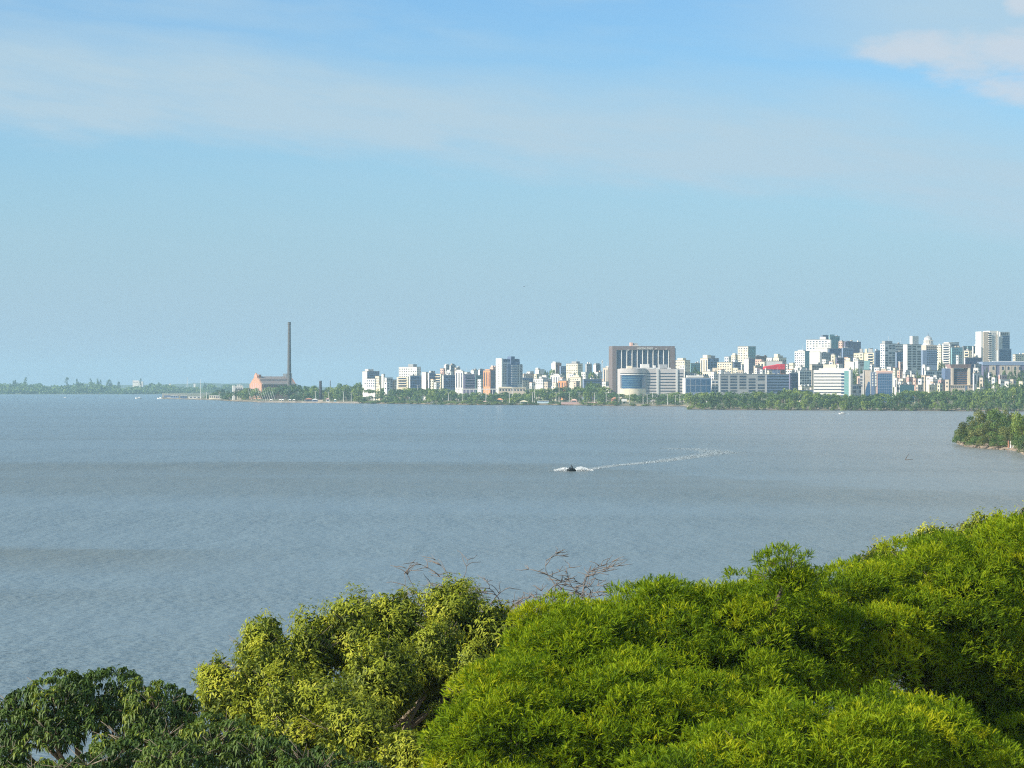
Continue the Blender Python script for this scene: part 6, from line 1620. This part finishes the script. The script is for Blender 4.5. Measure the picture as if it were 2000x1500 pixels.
FOAM = mat('water_foam', (.78, .82, .84), .6)
WAKE = mat('wake_foam', (.36, .43, .46), .6)
foam('foam', 'long pale wake trailing behind the jet ski', [(1125, 919), (1160, 915), (1200, 909.5), (1250, 905), (1300, 899.5), (1350, 893), (1385, 887.5), (1412, 883)], 24000, 1.4, 6.0, .27, seed=2, m=WAKE)
foam('foam', 'older faint wake branch curling away', [(1415, 883.5), (1380, 879.5), (1340, 876.5), (1315, 875.5)], 5000, 7, 10, .26, seed=3, m=WAKE)
foam('foam', 'thin bow wave left of the jet ski', [(1072, 920), (1090, 920), (1112, 920.5)], 700, .3, .5, .22, seed=4)
foam('foam', 'thin white crest right of the jet ski', [(1125, 919.5), (1150, 917.5), (1171, 915.5)], 500, .3, .35, .22, seed=5)
foam('foam', 'small wake of the speedboat', [(1636, 809), (1630, 809.2), (1655, 808.6)], 300, .5, 1.2, .5, seed=6)


def spray(label, pts, seed):
    rng = np.random.default_rng(seed); out = []
    for px, top, n in pts:
        D = 812; c = P(px, 920, D); hgt = (920 - top) / F * D
        q = np.stack([rng.normal(c.x, .32, n), rng.normal(D, .5, n), np.abs(rng.beta(1.2, 1.7, n)) * hgt + .02], -1); out.append(q)
    p = np.concatenate(out); n = len(p); tv = np.array([(-.5, -.5, 0), (.5, -.5, 0), (.5, .5, 0), (-.5, .5, 0)])
    v, fc, a = scatter(tv, np.array([(0, 1, 2, 3)]), p, dirs_on_sphere(n, rng), dirs_on_sphere(n, rng), .085, np.zeros(n))
    tag(obj('foam', np_mesh('foam', v, fc, FOAM)), label, 'spray', kind='stuff')


spray('white spray thrown up on the near side of the jet ski', [(1086, 916.5, 120), (1092, 915.5, 220), (1098, 914, 420), (1103, 913, 520), (1107, 914.5, 360)], 1)
spray('taller white spray behind the jet ski', [(1120, 917, 260), (1125, 915.5, 420), (1130, 912.5, 620), (1135, 911.5, 680), (1141, 913, 480), (1148, 915.5, 260), (1155, 917.5, 120)], 2)


def jet_ski():
    D = 808; c = P(1115.5, 0, D)
    r = thing('jet_ski', 'dark jet ski racing across the lake between two plumes of spray', 'jet ski', (c.x, D, 0), math.radians(205))
    rub = mat('black_hull', (.018, .024, .028), .35)
    mb = MB(); hull(mb, 2.7, 1.0, .42); mb.build('hull', rub, r)
    mb = MB(); mb.poly([(-1.1, -.22, .42), (.35, -.26, .42), (.35, .26, .42), (-1.1, .22, .42), (-1.0, -.13, .74), (.15, -.15, .70), (.15, .15, .70), (-1.0, .13, .74)], [(0, 3, 2, 1), (4, 5, 6, 7), (0, 1, 5, 4), (1, 2, 6, 5), (2, 3, 7, 6), (3, 0, 4, 7)]); mb.build('seat', rub, r)
    mb = MB(); mb.poly([(.35, -.28, .5), (1.0, -.16, .55), (1.0, .16, .55), (.35, .28, .5), (.30, -.16, .95), (.5, -.1, .92), (.5, .1, .92), (.30, .16, .95)], [(0, 3, 2, 1), (4, 5, 6, 7), (0, 1, 5, 4), (1, 2, 6, 5), (2, 3, 7, 6), (3, 0, 4, 7)]); mb.build('cowl', rub, r)
    mb = MB(); mb.tube([(.32, -.38, .98), (.38, 0, .95), (.32, .38, .98)], [.025, .03, .025], 6); mb.build('handlebar', rub, r)
    # the rider, one skinned body astride the seat
    V = {'pel': (-.42, 0, .84, .17), 'spine': (-.34, 0, 1.08, .165), 'chest': (-.22, 0, 1.28, .185), 'neck': (-.14, 0, 1.45, .065), 'h1': (-.10, 0, 1.54, .095), 'h2': (-.08, 0, 1.64, .10), 'h3': (-.08, 0, 1.71, .06)}
    for s, n in ((1, 'l'), (-1, 'r')):
        V.update({n + 'sh': (-.19, s * .19, 1.36, .075), n + 'el': (.02, s * .33, 1.14, .052), n + 'wr': (.27, s * .33, 1.02, .036), n + 'ha': (.34, s * .33, 1.0, .040),
                  n + 'hip': (-.40, s * .12, .82, .11), n + 'kn': (.02, s * .36, .78, .078), n + 'an': (-.12, s * .36, .44, .05), n + 'to': (.06, s * .37, .42, .042)})
    E = [('pel', 'spine'), ('spine', 'chest'), ('chest', 'neck'), ('neck', 'h1'), ('h1', 'h2'), ('h2', 'h3')]
    for n in 'lr': E += [('chest', n + 'sh'), (n + 'sh', n + 'el'), (n + 'el', n + 'wr'), (n + 'wr', n + 'ha'), ('pel', n + 'hip'), (n + 'hip', n + 'kn'), (n + 'kn', n + 'an'), (n + 'an', n + 'to')]
    for n, s in (('l', 1), ('r', -1)):
        for i in range(4):
            V[n + 'f%d' % i] = (.40, s * (.30 + i * .022), 1.0 - .005 * i, .010); V[n + 'g%d' % i] = (.41, s * (.30 + i * .022), .955, .009); E += [(n + 'ha', n + 'f%d' % i), (n + 'f%d' % i, n + 'g%d' % i)]
        V[n + 't'] = (.35, s * .285, .97, .011); E.append((n + 'ha', n + 't'))
    ks = list(V); me = bpy.data.meshes.new('person'); me.from_pydata([V[k][:3] for k in ks], [(ks.index(a), ks.index(b)) for a, b in E], [])
    me.materials.append(mat('wet_suit', (.020, .022, .026), .5))
    o = obj('person', me); o.location = (c.x, D, 0); o.rotation_euler = (0, 0, math.radians(205))
    md = o.modifiers.new('skin', 'SKIN')
    for i, k in enumerate(ks): me.skin_vertices[0].data[i].radius = (V[k][3], V[k][3]); me.skin_vertices[0].data[i].use_root = (k == 'pel')
    sb = o.modifiers.new('smooth', 'SUBSURF'); sb.levels = 1; sb.render_levels = 2
    tag(o, 'rider in dark clothing sitting astride the jet ski, holding its handlebar', 'person')


jet_ski()


def small_things():
    D = 133400 / (897.5 - HZ); c = P(1769, 0, D)
    r = thing('driftwood', 'dark forked branch sticking out of the water near the wooded point', 'branch', (c.x, D, 0)); k = D / F
    mb = MB(); mb.tube([(-.2, 0, -.4), (0, 0, .2), (.35, .05, .9), (.85, .1, 1.45), (1.05, .1, 1.8)], [.13, .12, .10, .07, .035], 7); mb.build('stem', BARK_DARK, r, True)
    mb = MB(); mb.tube([(.85, .1, 1.40), (1.0, 0, 1.5), (.98, -.05, 1.95)], [.06, .045, .02], 5); mb.tube([(0, 0, .05), (1.2, .1, .06), (2.4, .2, .10)], [.10, .09, .05], 6); mb.build('fork', BARK_DARK, r, True)
    D = 900; c = P(1023.5, 560, D); r = thing('bird', 'tiny dark bird gliding in the open sky above the city', 'bird', c, .4)
    mb = MB(); mb.tube([(-.22, 0, 0), (-.08, 0, .02), (.08, 0, .02), (.2, 0, .0)], [.015, .06, .055, .012], 8); mb.build('body', WM['dark'], r, True)
    for s in (1, -1):
        mb = MB(); mb.poly([(.08, 0, .02), (-.08, 0, .02), (-.04, s * .30, .10), (.10, s * .28, .12), (-.06, s * .52, .05), (.08, 0, .035), (-.08, 0, .035), (-.04, s * .30, .132), (.10, s * .28, .132)], [(0, 1, 2, 3), (3, 2, 4), (5, 8, 7, 6), (8, 4, 7)]); mb.build('wing', WM['dark'], r)


small_things()


# ------------------------------------------------------------------ the wooded point on the right
def point():
    front = [(1866, 1222), (1872, 1180), (1884, 1140), (1905, 1112), (1940, 1086), (1975, 1068), (1992, 1040), (2000, 985), (2040, 960), (2200, 900)]
    fx = np.array([a for a, b in front], float); fd = np.array([b for a, b in front], float)
    pxs = np.linspace(1866, 2200, 90); ds = np.linspace(860, 1500, 130); gx, gy = np.meshgrid(pxs, ds)
    d = gy - np.interp(gx, fx, fd); back = (1230 + (gx - 1866) * 4.0) - gy
    z = -.8 + 1.7 * sstep(d, -2, 9) * sstep(back, -6, 6) + 2.0 * sstep(d, 20, 90) * sstep(back, 10, 60)
    v = np.stack([(gx - 1000) / F * gy, gy, z], -1).reshape(-1, 3); i = np.arange(len(v)).reshape(gx.shape)
    f = np.stack([i[:-1, :-1], i[:-1, 1:], i[1:, 1:], i[1:, :-1]], -1).reshape(-1, 4); f = f[v[f][:, :, 2].max(1) > -.75]
    m = mat('point_sand', (.22, .17, .12), .95, .6, .25)
    tag(obj('ground', np_mesh('ground', v, f, m, smooth=True)), 'sandy wooded point', kind='structure')
    T = [(1876, 1205, 838, 22, 'dark', 'tree leaning over the water at the very tip of the point'), (1890, 1200, 822, 30, 'dark', 'dark domed tree just behind the tip of the wooded point'), (1906, 1215, 808, 34, 'dark', 'grey green domed tree, western summit of the wooded point'),
         (1928, 1215, 801, 34, 'mid', 'bright topped tree in the middle of the wooded point crest'), (1946, 1230, 799, 30, 'mid', 'tall tree on the crest beside the brown roof'), (1964, 1240, 803, 30, 'dark', 'dark tree behind the brown roof on the point'),
         (1883, 1180, 848, 26, 'mid', 'low olive tree above the rocks near the tip of the point'), (1898, 1160, 836, 30, 'mid', 'olive tree in the front row of the point, second from the tip'), (1916, 1150, 828, 32, 'mid', 'large olive tree in the middle of the front row of the point'),
         (1936, 1140, 822, 32, 'dark', 'dark olive tree in the front row, right of the large one'), (1955, 1130, 826, 30, 'dark', 'dark tree in front, left of the pale posts on the point'), (1972, 1120, 834, 26, 'dark', 'dark shrubby tree right behind the pale posts'),
         (1908, 1130, 852, 26, 'light', 'light green bush low above the sand of the point'), (1930, 1118, 850, 26, 'mid', 'green bush low above the sand, right of the light one'), (1950, 1105, 852, 24, 'dark', 'low dark bush nearest the pale posts'),
         (1990, 1095, 822, 26, 'light', 'bright yellow green tree at the right end of the point'), (2002, 1080, 806, 34, 'light', 'tall bright green tree cut by the right picture edge'), (1992, 1075, 848, 26, 'mid', 'green tree low at the right edge of the point'),
         (1982, 1170, 818, 26, 'mid', 'green tree behind the bright yellow green one'), (2006, 1050, 850, 26, 'dark', 'dark tree at the right edge above the beach')]
    T = [(px, float(np.interp(px, fx, fd)) + (88 + (ty % 7) * 5 if ty < 812 else 50 + (ty % 5) * 5 if ty < 830 else 26 if ty < 845 else 7), ty, w, tone if px > 1985 else 'olive' if i % 2 else 'mid', lb) for i, (px, D, ty, w, tone, lb) in enumerate(T)]
    for i, (px, D, ty, w, tone, lb) in enumerate(T):
        g = float(-.8 + 1.7 * 1 + 2.0 * sstep(D - np.interp(px, fx, fd), 20, 90)) - .3
        plant('point_tree', px, D, (zat(ty, D) - g) * 1.05, w * 1.7 * D / F, 'bushy', tone, '', 'trees of the wooded point', i % 4, n=2600, leaf=.036, gz=g, label=lb)
    for i, (px, h, c, lb) in enumerate([(1969.5, 2.9, 'tile', 'reddish post on the beach of the point, leftmost of three'), (1973.8, 2.7, 'white', 'white post on the beach of the point, middle of three'), (1979, 1.3, 'pale', 'short pale post on the beach of the point, rightmost of three')]):
        D = 1076; r = thing('beach_post', lb, 'post', (P(px, 0, D).x, D, .5)); mb = MB(); mb.tube([(0, 0, 0), (.05, 0, h * .5), (0, 0, h)], [.28, .24, .2], 8); mb.build('post', WM[c], r); part('footing', CONC, r, -.4, .4, -.4, .4, 0, .3)
    D = 1235; D = 1262; r = thing('boat_shed', 'shed with a brown hipped roof among the trees of the point', 'shed', (P(1977, 0, D).x, D, 2), .5); part('wall', WM['grey'], r, -3, 3, -2.4, 2.4, 0, 7.0)
    mb = MB(); mb.poly([(-3.6, -3, 7.0), (3.6, -3, 7.0), (3.6, 3, 7.0), (-3.6, 3, 7.0), (0, 0, 8.8)], [(0, 3, 2, 1), (0, 1, 4), (1, 2, 4), (2, 3, 4), (3, 0, 4)]); mb.build('roof', WM['brown'], r)
    rng = np.random.default_rng(6)
    rock = MB(); rock.lathe([(.5, 0), (.62, .25), (.42, .55), (.1, .68)], 7); rm = rock.mesh('rock', mat('shore_rock', (.20, .17, .14), .95, .3, 2.0))
    words_ = ['at the very tip of the point', 'below the low olive tree', 'below the second olive tree', 'below the light green bush', 'under the large olive tree', 'below the green bush', 'left of the low dark bush', 'below the low dark bush', 'just left of the three posts', 'just right of the three posts', 'at the right edge of the beach']
    for i, px in enumerate((1872, 1880, 1890, 1900, 1912, 1924, 1936, 1948, 1960, 1985, 1993)):
        D = float(np.interp(px, fx, fd)) + 2.5; o = obj('boulder', rm, None, (P(px, 0, D).x, D, .1)); o.scale = (rng.uniform(.8, 1.6), rng.uniform(.7, 1.2), rng.uniform(.5, .9)); o.rotation_euler = (0, 0, rng.uniform(0, 6)); tag(o, 'pale rock on the waterline ' + words_[i], 'rock', 'rocks along the point')


point()

# ------------------------------------------------------------------ the air between here and the far shore
def build_haze():
    m = bpy.data.materials.new('haze_air'); m.use_nodes = True
    t = NT(m.node_tree)
    t.n.remove(t.n['Principled BSDF'])
    v = t.new('ShaderNodeVolumePrincipled')
    v.inputs['Color'].default_value = HAZE_COL
    v.inputs['Absorption Color'].default_value = (0, 0, 0, 1)
    v.inputs['Density'].default_value = HAZE_DENS
    v.inputs['Anisotropy'].default_value = 0.0
    t.l.new(v.outputs[0], t.n['Material Output'].inputs['Volume'])
    mb = MB(); mb.box(-5000, 5000, -300, 14400, -2.2, 132)
    tag(mb.build('haze', m), 'thin blue air over the lake', kind='stuff')


HAZE_COL = (.51, .81, 1.0, 1)
HAZE_DENS = 6.0e-5
build_haze()
